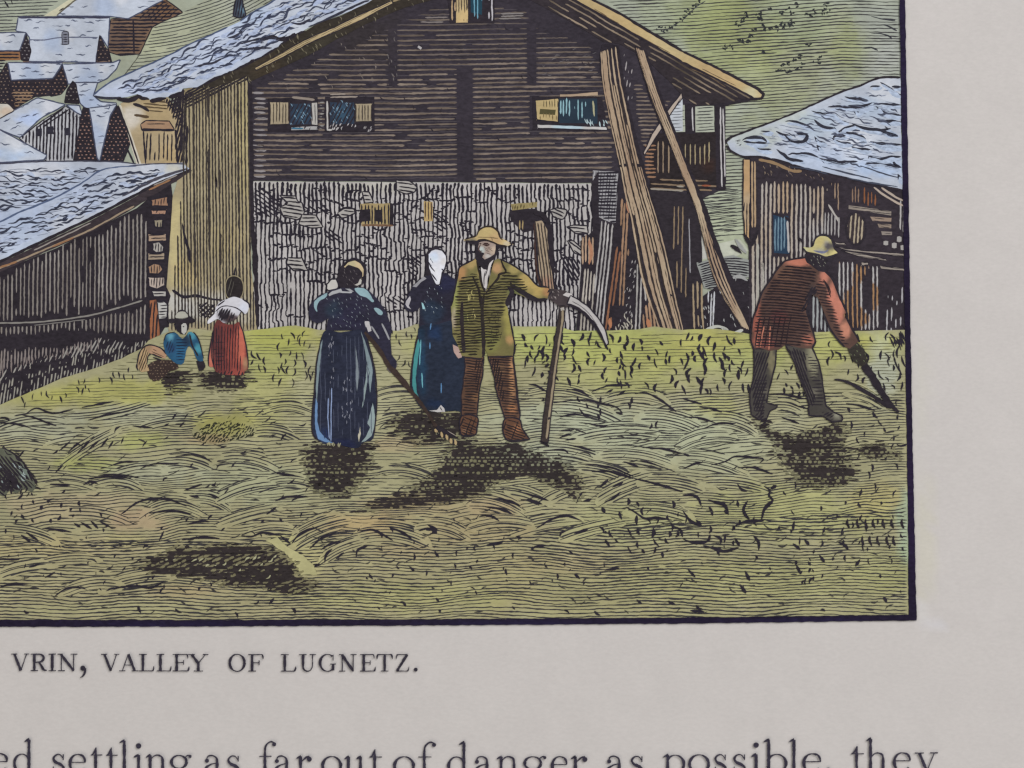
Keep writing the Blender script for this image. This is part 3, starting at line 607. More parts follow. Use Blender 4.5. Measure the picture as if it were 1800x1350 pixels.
e = win([('dark', T2((320, 780), (715, 770), (720, 1045), (320, 1040))), ('shutter', T2((335, 808), (490, 808), (490, 985), (335, 990))), ('pane', T2((492, 815), (665, 815), (665, 990), (492, 995))),
     ('frame', T2((668, 815), (710, 812), (712, 990), (668, 985))), ('sill', T2((505, 1008), (710, 1000), (712, 1026), (505, 1030)))], 'left casement of the front pair, its shutter folded left')
e.st(T2((505, 1018), (600, 1018)), 3.4, (66, 110, 134), mat=0); e.st(T2((510, 770), (690, 790)), 4, (140, 128, 118), mat=0)
e = win([('dark', T2((770, 770), (1160, 770), (1165, 1045), (770, 1045))), ('pane', T2((805, 805), (1008, 805), (1008, 990), (805, 992))), ('shutter', T2((1010, 820), (1145, 818), (1145, 962), (1012, 965)))], 'right casement of the front pair, its shutter folded right')
e.sts([T2((788, 800), (790, 910), (792, 1030), (830, 1030))], 3, (180, 176, 172), mat=0, smooth=False); e.ticks(T2((800, 985), (1010, 985), (1010, 1010), (800, 1030)), 12, (4, 8), (50, 70), (1.5, 2.5), (176, 172, 172)); e.ticks(T2((1080, 1005), (1145, 1005), (1145, 1035), (1080, 1035)), 5, (4, 7), (50, 70), (2, 3), (150, 146, 146))
e.hatch(T2((805, 745), (1040, 745), (1035, 790), (805, 790)), 2, 5, 2.4, (150, 138, 128), mat=0)
e.hatch(T2((720, 800), (762, 800), (762, 1030), (720, 1030)), 0, 5.4, 2.6, (146, 142, 138), mat=0)
e = El('window', chalet, 'wide window with teal curtain stripes beside a boarded ochre shutter, right half of the gable')
e.fill(T3((615, 765), (1160, 765), (1210, 1030), (615, 1030)), DK, [], 8, mat=1)
q = T3((635, 795), (820, 778), (815, 968), (645, 950)); e.fill(q, (188, 164, 108), [], 6); e.hatch(T3((700, 790), (815, 785), (812, 860), (700, 860)), 90, 5, 2, (92, 80, 56)); e.fill(T3((670, 862), (795, 868), (790, 910), (668, 905)), (84, 78, 50), [], 6); e.hatch(T3((660, 900), (810, 900), (810, 960), (660, 950)), 90, 6, 2, (120, 100, 60)); e.outline(q, 2)
q = T3((820, 780), (1125, 780), (1125, 980), (820, 975)); e.fill(q, (42, 54, 66), [], 6); e.hatch(T3((825, 785), (915, 785), (915, 930), (825, 920)), 90, 5.3, 2.6, (140, 176, 184), mat=0); e.hatch(T3((945, 785), (1035, 785), (1030, 900), (990, 960), (945, 930)), 90, 6.4, 2.4, (134, 170, 178), mat=0, gap=.1); e.st(T3((1090, 800), (1100, 920)), 3, (170, 166, 130), mat=0)
q = T3((650, 985), (830, 990), (1050, 1000), (1200, 1005), (1205, 1032), (650, 1015)); e.fill(q, (182, 178, 176), [(1000, 221, 24, (176, 200, 212), .9)], 6); e.ticks(T3((1020, 950), (1200, 960), (1200, 1000), (1040, 1000)), 14, (5, 11), (90, 125), (1.4, 2.4), (168, 186, 190)); e.outline(q, 1.6)
e.fill(T3((830, 750), (1000, 742), (1128, 728), (1130, 758), (830, 766)), (172, 148, 122), [], 6)
e = El('window', chalet, 'attic window with one ochre shutter at the top of the gable')
e.fill(T3((-60, -60), (310, -60), (312, 185), (-40, 185)), DK, [], 8, mat=1); q = T3((5, -60), (102, -60), (102, 180), (8, 182)); e.fill(q, (184, 160, 114), [(812, 32, 14, (204, 172, 108), .9)], 6); e.hatch(T3((5, -60), (102, -60), (102, 110), (8, 112)), 90, 5, 2, (70, 60, 52)); e.hatch(T3((5, 150), (102, 150), (102, 180), (8, 180)), 90, 6, 2, (70, 60, 52))
e.fill(T3((120, -60), (215, -60), (212, 120), (125, 100)), (36, 62, 76), [], 6); e.hatch(T3((130, -40), (212, -40), (210, 180), (165, 180), (130, 70)), 90, 6.4, 2, (104, 150, 168), gap=.25, mat=0); e.hatch(T3((268, -40), (306, -40), (306, 178), (268, 178)), 90, 5, 2.4, (178, 174, 178), gap=.1, mat=0)
e.hatch(T2((1770, -20), (1800, -20), (1800, 170), (1775, 165)), 90, 5, 2.6, (180, 150, 110), mat=0)
chalet.hatch(T3((335, 105), (540, 105), (540, 150), (335, 150)), 1, 5, 2.6, (126, 120, 118), mat=0); chalet.hatch(T2((1590, 120), (1760, 125), (1725, 190), (1520, 190)), 1, 9, 2.6, (120, 112, 110), mat=0)

# balcony
bal = El('balcony', chalet, 'railed wooden balcony under the right eave')
for q in (T4((-100, 850), (15, 830), (20, 1045), (-70, 1050)), T4((98, 845), (248, 838), (250, 1045), (100, 1048))):
    bal.fill(q, (164, 168, 152), [], 7); bal.hatch(q, 4, 6, 2.0, (64, 64, 66))
q = T3((1690, 880), (1790, 740), (1800, 830), (1800, 1040), (1720, 1040)); bal.fill(q, (182, 186, 192), [], 6); bal.hatch(q, 3, 6, 1.6, (90, 92, 98))
BR = T4((-260, 1060), (255, 1045), (330, 1060), (335, 1480), (150, 1500), (-260, 1520)); bal.fill(BR, (46, 40, 42), [(1245, 292, 14, (66, 46, 40), .7)], 8, mat=1)
bal.hatch(T4((-30, 1140), (245, 1130), (245, 1300), (-30, 1330)), 90, 8.4, 2.0, (160, 144, 108), mat=0, gap=.08, rag=6, wob=(.3, 30)); bal.hatch(T3((1590, 1120), (1720, 1120), (1720, 1380), (1590, 1380)), 90, 9, 2.2, (150, 128, 104), mat=0)
bal.hatch(T3((1490, 1130), (1590, 1130), (1585, 1420), (1490, 1400)), 0, 6.8, 3.2, (158, 116, 84), mat=0); bal.hatch(T4((-260, 1400), (320, 1430), (310, 1500), (-260, 1560)), -2, 8.5, 2.6, (134, 112, 88), gap=.3, mat=0); bal.st(T4((150, 1470), (220, 1470)), 3, (150, 80, 50), mat=0)
for q in (T4((20, 820), (98, 830), (98, 1060), (25, 1060)), T4((248, 830), (320, 825), (335, 1300), (340, 1500), (265, 1500), (260, 1100))): bal.fill(q, DK, [], 7, mat=1)
bal.sts([T4((75, 850), (82, 1035)), T4((298, 850), (300, 1100), (310, 1480)), T4((318, 860), (335, 1400))], 2.2, (182, 178, 178), mat=0)
br = El('brace', chalet, 'pale diagonal brace beside the balcony'); q = T3((1790, 735), (1800, 775), (1720, 880), (1640, 1010), (1560, 1130), (1500, 1225), (1490, 1210), (1560, 1060), (1680, 880)); br.fill(q, (176, 160, 146), [], 6); br.st(T3((1785, 780), (1700, 910)), 1.6); br.outline(q, 1.6)
un = El('doorway', chalet, 'black recess under the balcony with upright boards')
UN = [(1128, 330), (1232, 345), (1236, 590), (1160, 590), (1130, 430)]; un.fill(UN, (48, 43, 48), [], 9, mat=1)
un.hatch([(1184, 360), (1206, 360), (1206, 525), (1184, 500)], 89, 7.5, 2.2, (140, 118, 90), gap=.1, mat=0); un.st([(1211, 385), (1213, 480)], 2, (150, 148, 152), mat=0); un.hatch([(1140, 318), (1205, 325), (1205, 338), (1140, 334)], -3, 7, 3, (150, 142, 130), mat=0, gap=.15)
bk = El('boulder', hill, 'grey boulders between the leaning pole and the small barn'); q = [(1224, 462), (1250, 456), (1290, 450), (1318, 458), (1318, 488), (1290, 490), (1262, 510), (1238, 508)]; bk.fill(q, (140, 142, 138), [], 7, rough=1.5); bk.hatch(q, 6, 4.8, 2.6, INK, wob=(1.5, 30), flow=lambda x, y: ((x - 1270) / 40.) ** 2 * 5)
q = [(1264, 500), (1290, 488), (1320, 492), (1320, 590), (1230, 590), (1236, 520)]; bk.fill(q, DK, [], 8, mat=1); bk.ticks(q, 34, (4, 9), (90, 125), (1.4, 2.4), (160, 160, 158)); bk.sts([[(1284, 490), (1300, 486), (1314, 494)], [(1292, 420), (1300, 432), (1312, 446)]], [3, 7, 3], (150, 150, 148), mat=0); bk.st([(1284, 432), (1292, 436), (1304, 446)], [6, 8, 2], DK)
bk.hatch([(1244, 512), (1256, 512), (1256, 578), (1246, 578)], 88, 5, 2.6, (184, 184, 188), mat=0); bk.hatch([(1214, 495), (1236, 495), (1240, 580), (1214, 580)], 92, 7, 3, (158, 138, 108), gap=.1, mat=0); bk.sts([[(1240, 580), (1262, 574), (1280, 580)], [(1268, 576), (1286, 586), (1306, 580)]], 5, (178, 178, 170), mat=0)

# boards leaning on the chalet
pil = El('pillar', chalet, 'grey block pillar with level courses at the wall end'); q = T3 and Z(800, 280, 4.5, (1090, 90), (1290, 100), (1290, 520), (1180, 480), (1090, 440)); pil.fill(q, (148, 146, 148), [], 7); pil.hatch(q, 0, 6.2, 3.8, INK); pil.hatch(q, 84, 5.2, 1.4, INK, gap=.15); pil.fill([(1040, 322), (1052, 300), (1053, 470), (1044, 490)], DK, [], 8, mat=1); pil.st([(1056, 300), (1060, 310)], .2)
bs = El('board_stack', None, 'stack of short brown boards propped upright against the chalet wall end')
q = [(1020, 424), (1036, 412), (1050, 396), (1082, 392), (1087, 300), (1100, 345), (1118, 436), (1130, 482), (1146, 528), (1150, 586), (1012, 586), (1016, 540), (1022, 470)]
bs.fill(q, DK, [], 8, mat=1)
T6 = lambda *p: Z(1000, 280, 4.218, *p)
for qq, ag, sp_, w_, c_ in (([(86, 560), (185, 570), (182, 790), (98, 780)], 89, 6.0, 3.0, (170, 140, 112)), ([(112, 800), (196, 830), (172, 1290), (74, 1290)], 86, 5.6, 2.9, (168, 160, 150)), ([(228, 440), (345, 490), (332, 640), (246, 1290), (176, 1290), (196, 900)], 84, 6.6, 2.9, (164, 160, 158)),
                        ([(340, 620), (388, 700), (318, 1290), (258, 1290)], 82, 6.0, 3.4, (140, 92, 62)), ([(386, 260), (412, 320), (438, 390), (442, 700), (402, 1090), (356, 1110), (384, 700)], 87, 5.6, 3.2, (154, 118, 88)), ([(505, 760), (545, 900), (548, 1290), (474, 1290)], 88, 6.2, 2.7, (160, 156, 152)),
                        ([(548, 1130), (600, 1040), (700, 1280), (548, 1290)], 96, 6.0, 3.2, (158, 124, 94)), ([(545, 880), (580, 930), (620, 1040), (560, 1060)], 96, 6, 2.6, (160, 154, 148))):
    bs.hatch(T6(*qq), ag, sp_, w_, lambda x, y, c_=c_: np.array(c_)[None] * (1 + .12 * vn(x / 12, y / 30, 52)[:, None]), wob=(.6, 40), gap=.05, gl=40, mat=0)
bs.sts([T6((150, 600), (165, 700), (150, 780)), T6((430, 300), (445, 400))], [3, 7, 3], (178, 122, 88), mat=0); bs.sts([T6((300, 1180), (310, 1250)), T6((580, 1180), (600, 1260))], [4, 8, 5], (182, 118, 76), mat=0)
bs.ticks(T6((445, 760), (500, 740), (470, 1180), (380, 1200)), 24, (4, 7), (60, 85), (1.3, 2.1), (158, 154, 152)); bs.ticks(T6((400, 1120), (470, 1200), (470, 1290), (340, 1290)), 14, (6, 12), (80, 130), (1.6, 2.6), (170, 164, 150))
fp_ = El('plank', None, 'single tan plank leaning on the stone wall behind the man with the scythe'); q = Z(800, 280, 4.5, (630, 490), (690, 480), (735, 560), (760, 820), (790, 1040), (700, 1050), (660, 900), (640, 640)); fp_.fill(q, (164, 144, 118), [(960, 500, 14, (170, 120, 96), .7)], 6); fp_.hatch(q, 97, 5.4, 2.8, (66, 58, 54)); fp_.outline(q, 2.6); fp_.st(Z(800, 280, 4.5, (620, 420), (690, 440), (740, 520), (755, 640), (770, 860), (820, 890)), [7, 10, 6], DK); fp_.st(Z(800, 280, 4.5, (630, 500), (650, 900), (690, 1040)), [4, 6, 3], (70, 50, 46))
mp_ = El('plank', None, 'bundle of long tan planks leaning from the ground to the eave')
q = [(1054, 98), (1058, 78), (1084, 80), (1092, 130), (1104, 190), (1116, 240), (1127, 296), (1142, 344), (1156, 387), (1173, 458), (1184, 513), (1202, 584), (1160, 586), (1144, 530), (1127, 484), (1118, 440), (1107, 378), (1098, 342), (1089, 291), (1078, 240), (1066, 180), (1056, 130)]
mp_.fill(q, DK, [], 7, mat=1)
L = np.array([(1055, 92), (1060, 150), (1073, 220), (1089, 291), (1098, 342), (1107, 378), (1118, 440), (1130, 500), (1160, 586)]); R_ = np.array([(1086, 82), (1096, 150), (1111, 220), (1127, 291), (1142, 342), (1154, 380), (1172, 446), (1187, 515), (1203, 586)])
wid = np.hypot(*(R_ - L).T)
def tanw(x, y):
    k = (.5 + .5 * vn(x / 14, y / 60, 53))[:, None]; return np.array([182, 162, 134.]) * k + np.array([160, 132, 106.]) * (1 - k)
for k, f, a0, b0 in ((.05, .07, 0, 9), (.16, .10, 0, 6), (.28, .11, 0, 9), (.41, .10, 0, 9), (.53, .10, 1, 9), (.64, .09, 0, 7), (.74, .12, 2, 9), (.86, .07, 0, 9), (.95, .045, 3, 9)):
    pp = L + (R_ - L) * (k + RNG.normal(0, .008)); mp_.st(pp[a0:b0], np.maximum(wid[a0:b0] * f * (1 + .25 * RNG.normal(0, 1, b0 - a0)), 1.5), tanw, rough=.5, mat=0)
for k in (.10, .105, .22, .35, .47, .475, .58, .69, .695, .8, .9): mp_.st((L + (R_ - L) * k)[int(RNG.integers(0, 5)):], [1.6, 3.2, 2.2, 2.8, 1.6], (58, 50, 48), rough=.6)
mp_.sts([[(1088, 292), (1108, 290), (1128, 292)], [(1160, 512), (1172, 518), (1182, 520)], [(1146, 534), (1154, 540)]], 5, DK); mp_.sts([[(1086, 82), (1096, 150), (1110, 215), (1129, 292), (1144, 344), (1158, 387), (1176, 460)]], [3, 5, 3], DK)
po = El('pole', None, 'squared tan pole leaning alone to the right of the planks')
q = [(1116, 82), (1136, 92), (1150, 140), (1168, 186), (1188, 236), (1206, 284), (1231, 347), (1260, 435), (1290, 508), (1320, 580), (1318, 592), (1300, 570), (1255, 491), (1222, 364), (1196, 300), (1172, 240), (1146, 176), (1128, 120)]
po.fill(q, DK, [], 7, mat=1)
L = np.array([(1117, 84), (1128, 120), (1146, 176), (1172, 240), (1196, 300), (1222, 364), (1255, 491), (1304, 574)]); R_ = np.array([(1135, 91), (1146, 125), (1164, 176), (1188, 236), (1212, 300), (1237, 364), (1279, 480), (1320, 582)])
for k, f in ((.08, 2.6), (.3, 3.6), (.52, 3.2), (.72, 2.6)): po.st(L + (R_ - L) * k, np.array([1, .8, 1.1, .9, 1.1]) * f, tanw, rough=.5, mat=0)
po.outline(q, 2.8, DK); po.sts([[(1206, 284), (1231, 347), (1260, 435), (1288, 500), (1312, 560)]], [3, 9, 9, 7], DK); po.st([(1118, 84), (1146, 178), (1196, 302), (1222, 366)], 3.6, DK)

# ================================================================== barn at the right edge
barn = El('barn', None, 'small plank barn under a thick shingled roof at the right border')
T8 = lambda *p: Z(1200, 280, 4.5, *p)
BW = [(1307, 280), (1330, 276), (1440, 290), (1590, 330), (1594, 600), (1316, 600), (1316, 440), (1309, 400)]
barn.fill(BW, (52, 46, 52), [], 9, mat=1)
def plank(x, y):
    k = (.5 + .5 * vn(x / 30, y / 70, 61))[:, None]; return np.array([172, 146, 116.]) * k + np.array([166, 164, 164.]) * (1 - k)
barn.hatch([(1338, 318), (1380, 318), (1454, 330), (1452, 400), (1440, 460), (1400, 480), (1340, 585), (1322, 585), (1322, 420), (1334, 400)], 89.6, 7.5, 3.5, plank, mat=0, wob=(.6, 40), gap=.03, holes=[T8((715, 430), (840, 440), (842, 760), (715, 760))])
barn.hatch([(1322, 440), (1336, 420), (1350, 560), (1330, 590), (1320, 590)], 90, 9, 4.0, (166, 162, 152), mat=0)
barn.hatch([(1424, 516), (1442, 520), (1470, 586), (1430, 586)], 90, 7, 3.2, (150, 152, 152), mat=0)
barn.hatch([(1456, 320), (1476, 320), (1476, 370), (1456, 400)], 90, 6.4, 2.2, (158, 132, 108), mat=0, gap=.2); barn.hatch([(1450, 372), (1474, 380), (1480, 420), (1440, 415)], 90, 6.2, 2.4, (156, 152, 150), mat=0, gap=.12); barn.st(T8((1150, 360), (1190, 420), (1240, 500)), 3.6, (170, 164, 158), mat=0)
barn.hatch([(1494, 328), (1512, 330), (1508, 362), (1494, 356)], 90, 5.4, 2, (140, 112, 90), mat=0); barn.hatch([(1518, 330), (1542, 342), (1538, 364), (1518, 360)], 90, 5.4, 2.2, (140, 86, 48), mat=0)
for q, c in ((T8((1310, 365), (1650, 412), (1648, 445), (1312, 392)), (136, 126, 116)), (T8((1480, 455), (1650, 465), (1648, 495), (1500, 490)), (146, 126, 110)), (T8((1540, 510), (1650, 515), (1650, 545), (1550, 540)), (140, 124, 110)), (T8((1570, 572), (1655, 575), (1655, 602), (1575, 600)), (136, 126, 118))):
    barn.fill(q, c, [], 6); barn.hatch(q, -6, 4.6, 1.2, DK, gap=.2)
for x, y in ((1605, 660), (1672, 680), (1712, 628), (1740, 695)): barn.st(T8((x - 18, y + 4), (x + 18, y + 4)), [7, 10, 7], (158, 154, 150), mat=0, taper=False); 
barn.hatch([(1560, 520), (1590, 500), (1590, 590), (1556, 590)], 88, 8, 2.4, (166, 164, 166), gap=.45, gl=12, mat=0); barn.hatch([(1580, 350), (1592, 352), (1592, 410), (1580, 408)], 89, 5.5, 2.4, (166, 162, 160), mat=0)
barn.ticks([(1340, 288), (1450, 300), (1450, 316), (1340, 306)], 30, (3, 5), (100, 130), (1, 1.8), (150, 130, 110))
barn.hatch([(1466, 455), (1546, 470), (1546, 582), (1478, 582), (1470, 500)], 90.5, 7.6, 2.8, lambda x, y: np.where((vn(x / 16, y / 40, 71) > .1)[:, None], np.array([164, 122, 78.])[None], np.array([170, 166, 164.])[None]), gap=.16, gl=50, mat=0)
for q in (T8((1200, 655), (1285, 662), (1285, 680), (1210, 675)), T8((1195, 690), (1420, 722), (1750, 745), (1750, 772), (1420, 742), (1290, 722)), T8((1250, 722), (1420, 745), (1610, 792), (1610, 806), (1400, 775)), T8((1410, 815), (1470, 815), (1468, 842), (1412, 842)), T8((1560, 840), (1755, 862), (1755, 890), (1560, 868))):
    rl = El('rail', barn); rl.fill(q, (146, 136, 126), [], 6); rl.hatch(q, -5, 4.2, 1.2, DK, gap=.2); rl.outline(q, 1.8, DK)
wh = El('hanging_hoop', barn, 'round hooped frame hung on the dark front of the barn'); q = [(1504 + 17 * math.cos(t), 402 + 29 * math.sin(t)) for t in np.linspace(0, 6.28, 18)[:-1]]; wh.fill(q, (58, 50, 52), [], 6, mat=1); wh.hatch(q, 86, 7.2, 2.8, (166, 152, 128), mat=0, gap=.12, gl=20); wh.outline(q, 4, DK)
bp_ = El('corner_board', barn, 'tan corner board of the barn'); q = T8((478, 0), (535, 0), (535, 340), (530, 640), (490, 600), (475, 400)); bp_.fill(q, (196, 156, 104), [(1312, 370, 20, (172, 150, 120), .9, 30)], 6); bp_.hatch(T8((480, 330), (535, 330), (530, 640), (490, 600)), 90, 5, 2, DK); bp_.outline(q, 2.4); bp_.sts([T8((548, 20), (550, 540)), T8((570, 20), (572, 540))], 3, (176, 146, 110), mat=0); bp_.sts([T8((480, 590), (520, 660), (560, 680)), T8((600, 560), (570, 620), (545, 690))], [3, 7, 5], DK)
bw_ = El('window', barn, 'narrow blue window of the barn'); q = T8((715, 440), (835, 450), (840, 750), (720, 740)); bw_.fill(q, (44, 62, 82), [], 6); bw_.hatch(T8((725, 455), (812, 455), (812, 735), (725, 735)), 90, 5, 2.3, (104, 128, 142), mat=0); bw_.st(T8((828, 490), (838, 740)), 3.6, (170, 166, 164), mat=0); bw_.st(T8((715, 432), (780, 450), (850, 488)), 4.5, DK)
ro = El('roof', barn, 'thick barn roof of overlapping pale stone shingles')
RO = T4((350, 1130), (400, 1085), (480, 1050), (800, 930), (1050, 820), (1250, 730), (1400, 680), (1560, 618), (1720, 615), (1726, 1000), (1740, 1500), (1600, 1470), (1300, 1410), (1080, 1350), (900, 1320), (650, 1240), (480, 1240), (380, 1190))
ro.fill(RO, (176, 182, 194), [(1330, 240, 50, (180, 186, 170), .7, 22), (1400, 210, 40, (186, 192, 176), .7, 18), (1460, 280, 70, (186, 200, 226), .8, 30), (1530, 190, 50, (168, 186, 208), .7, 22), (1550, 300, 50, (164, 186, 220), .8, 16), (1500, 240, 40, (204, 206, 212), .7), (1440, 220, 30, (168, 184, 200), .6), (1560, 160, 30, (202, 204, 210), .7)], 8)
# hand placed slabs
SLAB = [[(1150, 850), (1240, 845), (1340, 850), (1440, 840), (1500, 820)], [(1350, 850), (1370, 900), (1400, 870), (1500, 840)], [(1020, 880), (1100, 900), (1180, 905), (1240, 950), (1300, 965)], [(1180, 905), (1230, 945)], [(810, 960), (900, 965), (980, 995), (1030, 1025)],
        [(1040, 945), (1080, 990), (1130, 1010), (1200, 1010)], [(1200, 1010), (1230, 1050), (1290, 1010), (1370, 990)], [(740, 1040), (790, 1070), (850, 1070)], [(800, 1070), (860, 1120), (960, 1120), (980, 1070), (900, 1060)], [(470, 1110), (520, 1090), (620, 1090), (670, 1120)], [(480, 1120), (560, 1135), (660, 1130)],
        [(550, 1150), (600, 1180), (700, 1185)], [(740, 1180), (790, 1220), (850, 1260), (950, 1275)], [(830, 1225), (900, 1215), (1000, 1215), (1080, 1250)], [(1080, 1250), (1160, 1275), (1260, 1290), (1380, 1280)], [(1040, 1080), (1070, 1120), (1130, 1135)], [(1180, 1095), (1240, 1130), (1330, 1130)], [(1240, 1040), (1330, 1060), (1420, 1090), (1430, 1110), (1380, 1110)],
        [(1340, 985), (1450, 1020), (1560, 1030), (1640, 1020)], [(1560, 1040), (1640, 1060), (1700, 1070)], [(1600, 1000), (1650, 1040), (1690, 1070)], [(1480, 1120), (1560, 1140), (1650, 1150), (1730, 1145)], [(1500, 1130), (1600, 1160), (1720, 1170)], [(1530, 840), (1580, 890), (1660, 910), (1725, 915)], [(1550, 820), (1640, 830), (1725, 835)], [(1540, 960), (1640, 965), (1725, 965)],
        [(1560, 650), (1620, 690), (1680, 740), (1725, 750)], [(1650, 690), (1725, 690)], [(1480, 690), (1560, 680)], [(1280, 770), (1380, 785), (1470, 800)], [(1470, 1260), (1480, 1240), (1560, 1260), (1650, 1245), (1725, 1240)], [(1440, 1300), (1560, 1290), (1700, 1330)], [(1330, 1160), (1400, 1180), (1480, 1180)], [(1060, 1150), (1100, 1200)], [(620, 1040), (700, 1040)], [(1650, 1260), (1690, 1310), (1725, 1330)], [(1190, 1100), (1210, 1070), (1290, 1080)], [(1700, 1380), (1725, 1440)]]
for q in SLAB:
    c_ = np.array(T4(*q)); ro.st(c_ + [3, 4.5], [3, 6, 8, 4], (166, 178, 198), rough=1.2)
for q in SLAB: ro.st(T4(*q), [2.2, 5, 6.4, 2.6] if RNG.random() < .6 else [2, 3.4, 4.2, 1.8], (50, 50, 60), rough=1.1)
shingles(ro, T4((500, 1070), (900, 920), (1300, 760), (1700, 650), (1700, 1350), (1300, 1350), (900, 1260)), -8, 46, (8, 20), (1.0, 2.0), (120, 128, 148), clear=8)
shingles(ro, T4((560, 1080), (900, 950), (1300, 790), (1700, 670), (1710, 1330), (1300, 1330), (900, 1240)), -12, 34, (18, 40), (2, 3.6), (76, 80, 96), clear=9, bend=(-.06, .12)); ro.hatch(T4((520, 1080), (900, 940), (1300, 780), (1700, 660), (1715, 1400), (1300, 1350), (900, 1260)), -10, 5.4, 1.1, (92, 98, 116), gap=.5, gl=14)
ro.sts([T8((850, 60), (1000, 80), (1150, 120)), T8((1100, 60), (1300, 110), (1500, 160)), T8((1400, 50), (1600, 120), (1730, 150)), T8((1450, 30), (1600, 30), (1720, 60)), T8((1300, 150), (1500, 190), (1700, 220))], [1.6, 3.2, 1.6], (66, 70, 84))
ro.sts([T4((345, 1140), (360, 1100), (480, 1050), (800, 930), (1050, 820), (1250, 730), (1400, 680), (1560, 618), (1720, 615)), T4((345, 1150), (380, 1195), (480, 1240), (600, 1240), (700, 1265)), T8((620, 0), (760, 10), (1000, 85), (1300, 150), (1500, 205), (1740, 262))], [4, 3, 3.4, 4], DK)
ro.st(T8((600, 5), (720, 30), (860, 90), (940, 95)), 5, (150, 120, 84), mat=0); ro.sts([T8((1510, 222), (1600, 290), (1745, 372)), T8((1570, 225), (1680, 300), (1745, 330))], 3.4, (176, 160, 146), mat=0); ro.ticks(T4((380, 1110), (450, 1100), (460, 1150), (400, 1160)), 5, (4, 8), (0, 30), (1, 2))

# ================================================================== the meadow
mead = El('meadow', None, 'yellow green hay meadow in the foreground, cut in wavering level lines')
ME = [(-60, 735), (0, 712), (40, 695), (110, 665), (160, 650), (215, 630), (250, 612), (262, 598), (300, 582), (350, 578), (400, 586), (440, 581), (520, 572), (560, 580), (700, 582), (730, 570), (800, 570), (880, 574), (980, 574), (1010, 582), (1120, 580), (1150, 574), (1200, 580), (1260, 578), (1320, 588), (1420, 584), (1500, 582), (1590, 580), (1594, 800), (1598, 1083), (1200, 1087), (800, 1090), (400, 1091), (-60, 1091)]
YL, YG, TN, GR = (178, 175, 66), (168, 174, 80), (178, 160, 124), (168, 171, 150)
MF = washer((162, 157, 118), [(500, 1010, 900, (172, 158, 112), .5, 110), (1200, 1030, 500, (166, 162, 104), .5, 60), (1150, 610, 420, (172, 176, 72), .75, 36), (480, 600, 90, (176, 175, 70), .7, 26), (1100, 760, 330, (172, 174, 150), .5, 70), (200, 690, 130, YL, .75, 24), (80, 700, 60, YL, .7, 18), (500, 592, 60, YL, .85, 20), (480, 620, 60, YG, .7), (470, 700, 60, (178, 176, 96), .6), (390, 745, 60, (182, 176, 70), .8, 22), (370, 772, 40, (184, 150, 100), .7, 10), (250, 775, 50, YG, .7, 16), (150, 815, 70, YG, .7, 14),
        (1010, 600, 140, (170, 178, 92), .85, 36), (1130, 630, 130, (176, 176, 88), .7, 40), (1100, 670, 110, (170, 172, 92), .7, 24), (1240, 600, 60, (182, 176, 84), .8, 26), (1300, 640, 90, (168, 174, 108), .6, 30), (1260, 720, 50, (174, 174, 92), .6, 26), (1540, 600, 40, (180, 176, 80), .8, 14), (1450, 620, 40, (176, 176, 92), .6), (1550, 650, 30, (176, 182, 170), .7, 60),
        (60, 750, 120, GR, .8, 26), (250, 730, 90, GR, .7, 22), (280, 830, 100, (168, 172, 150), .7, 20), (600, 700, 90, (174, 172, 140), .5), (980, 740, 140, (168, 174, 150), .8, 34), (1150, 760, 140, (170, 176, 148), .8, 40), (950, 800, 80, (166, 172, 150), .7, 26), (1260, 790, 90, (172, 176, 146), .7, 50), (450, 850, 110, (168, 172, 140), .7, 40),
        (120, 890, 130, TN, .85, 26), (60, 960, 120, (180, 164, 110), .7, 20), (240, 915, 60, (180, 150, 116), .8, 18), (330, 1040, 60, (176, 152, 106), .6, 14), (200, 960, 70, (172, 158, 118), .6, 20), (220, 950, 40, (190, 180, 116), .8, 10), (640, 920, 80, (194, 164, 106), .9, 20), (730, 890, 90, (176, 152, 108), .7, 24), (860, 890, 60, (176, 150, 108), .8, 24), (840, 930, 110, (176, 156, 110), .7, 26), (1000, 990, 110, (172, 156, 112), .7, 20), (720, 970, 70, (176, 152, 108), .5, 14), (900, 1010, 60, (170, 158, 108), .6),
        (540, 985, 34, (192, 184, 120), .8, 34), (500, 950, 30, (190, 184, 118), .8, 12), (1400, 900, 180, (176, 176, 104), .75, 50), (1350, 1020, 240, (172, 170, 108), .6, 40), (1100, 920, 120, (170, 172, 112), .6, 40), (1540, 880, 50, (188, 172, 100), .7, 30), (1560, 1000, 60, (164, 164, 100), .6, 40), (700, 1050, 200, (178, 176, 104), .6, 26), (200, 1070, 200, (176, 174, 122), .5, 14), (700, 780, 50, (176, 150, 110), .6, 14), (1590, 930, 16, (156, 180, 160), .6, 70)], .04)
mead.fill(ME, MF, step=7.5)
gl_ = (58, 56, 58)
up = [(-60, 745), (60, 700), (215, 640), (300, 592), (440, 588), (560, 586), (900, 582), (1590, 590), (1594, 700), (1300, 700), (900, 690), (560, 700), (0, 745)]
mead.hatch(up, 1, 5.6, 1.4, (92, 90, 66), wob=(1.2, 30), gap=.32, gl=26, wmod=.4, step=5)
mid = [(-60, 745), (0, 735), (560, 690), (900, 680), (1300, 690), (1594, 690), (1596, 905), (1200, 930), (800, 930), (400, 960), (-60, 960)]
fl = lambda x, y: 7 * vn(x / 120, y / 55, 81) + 4 * vn(x / 46, y / 30, 82)
mead.hatch(mid, 2, 5.5, 1.8, gl_, wob=(1.3, 50), gap=.13, gl=30, wmod=.45, step=5, flow=fl, wt=lambda x, y: 1 + .3 * vn(x / 80, y / 40, 83))
low = [(-60, 950), (400, 950), (800, 920), (1200, 920), (1596, 895), (1597, 1084), (1200, 1086), (800, 1089), (400, 1090), (-60, 1090)]
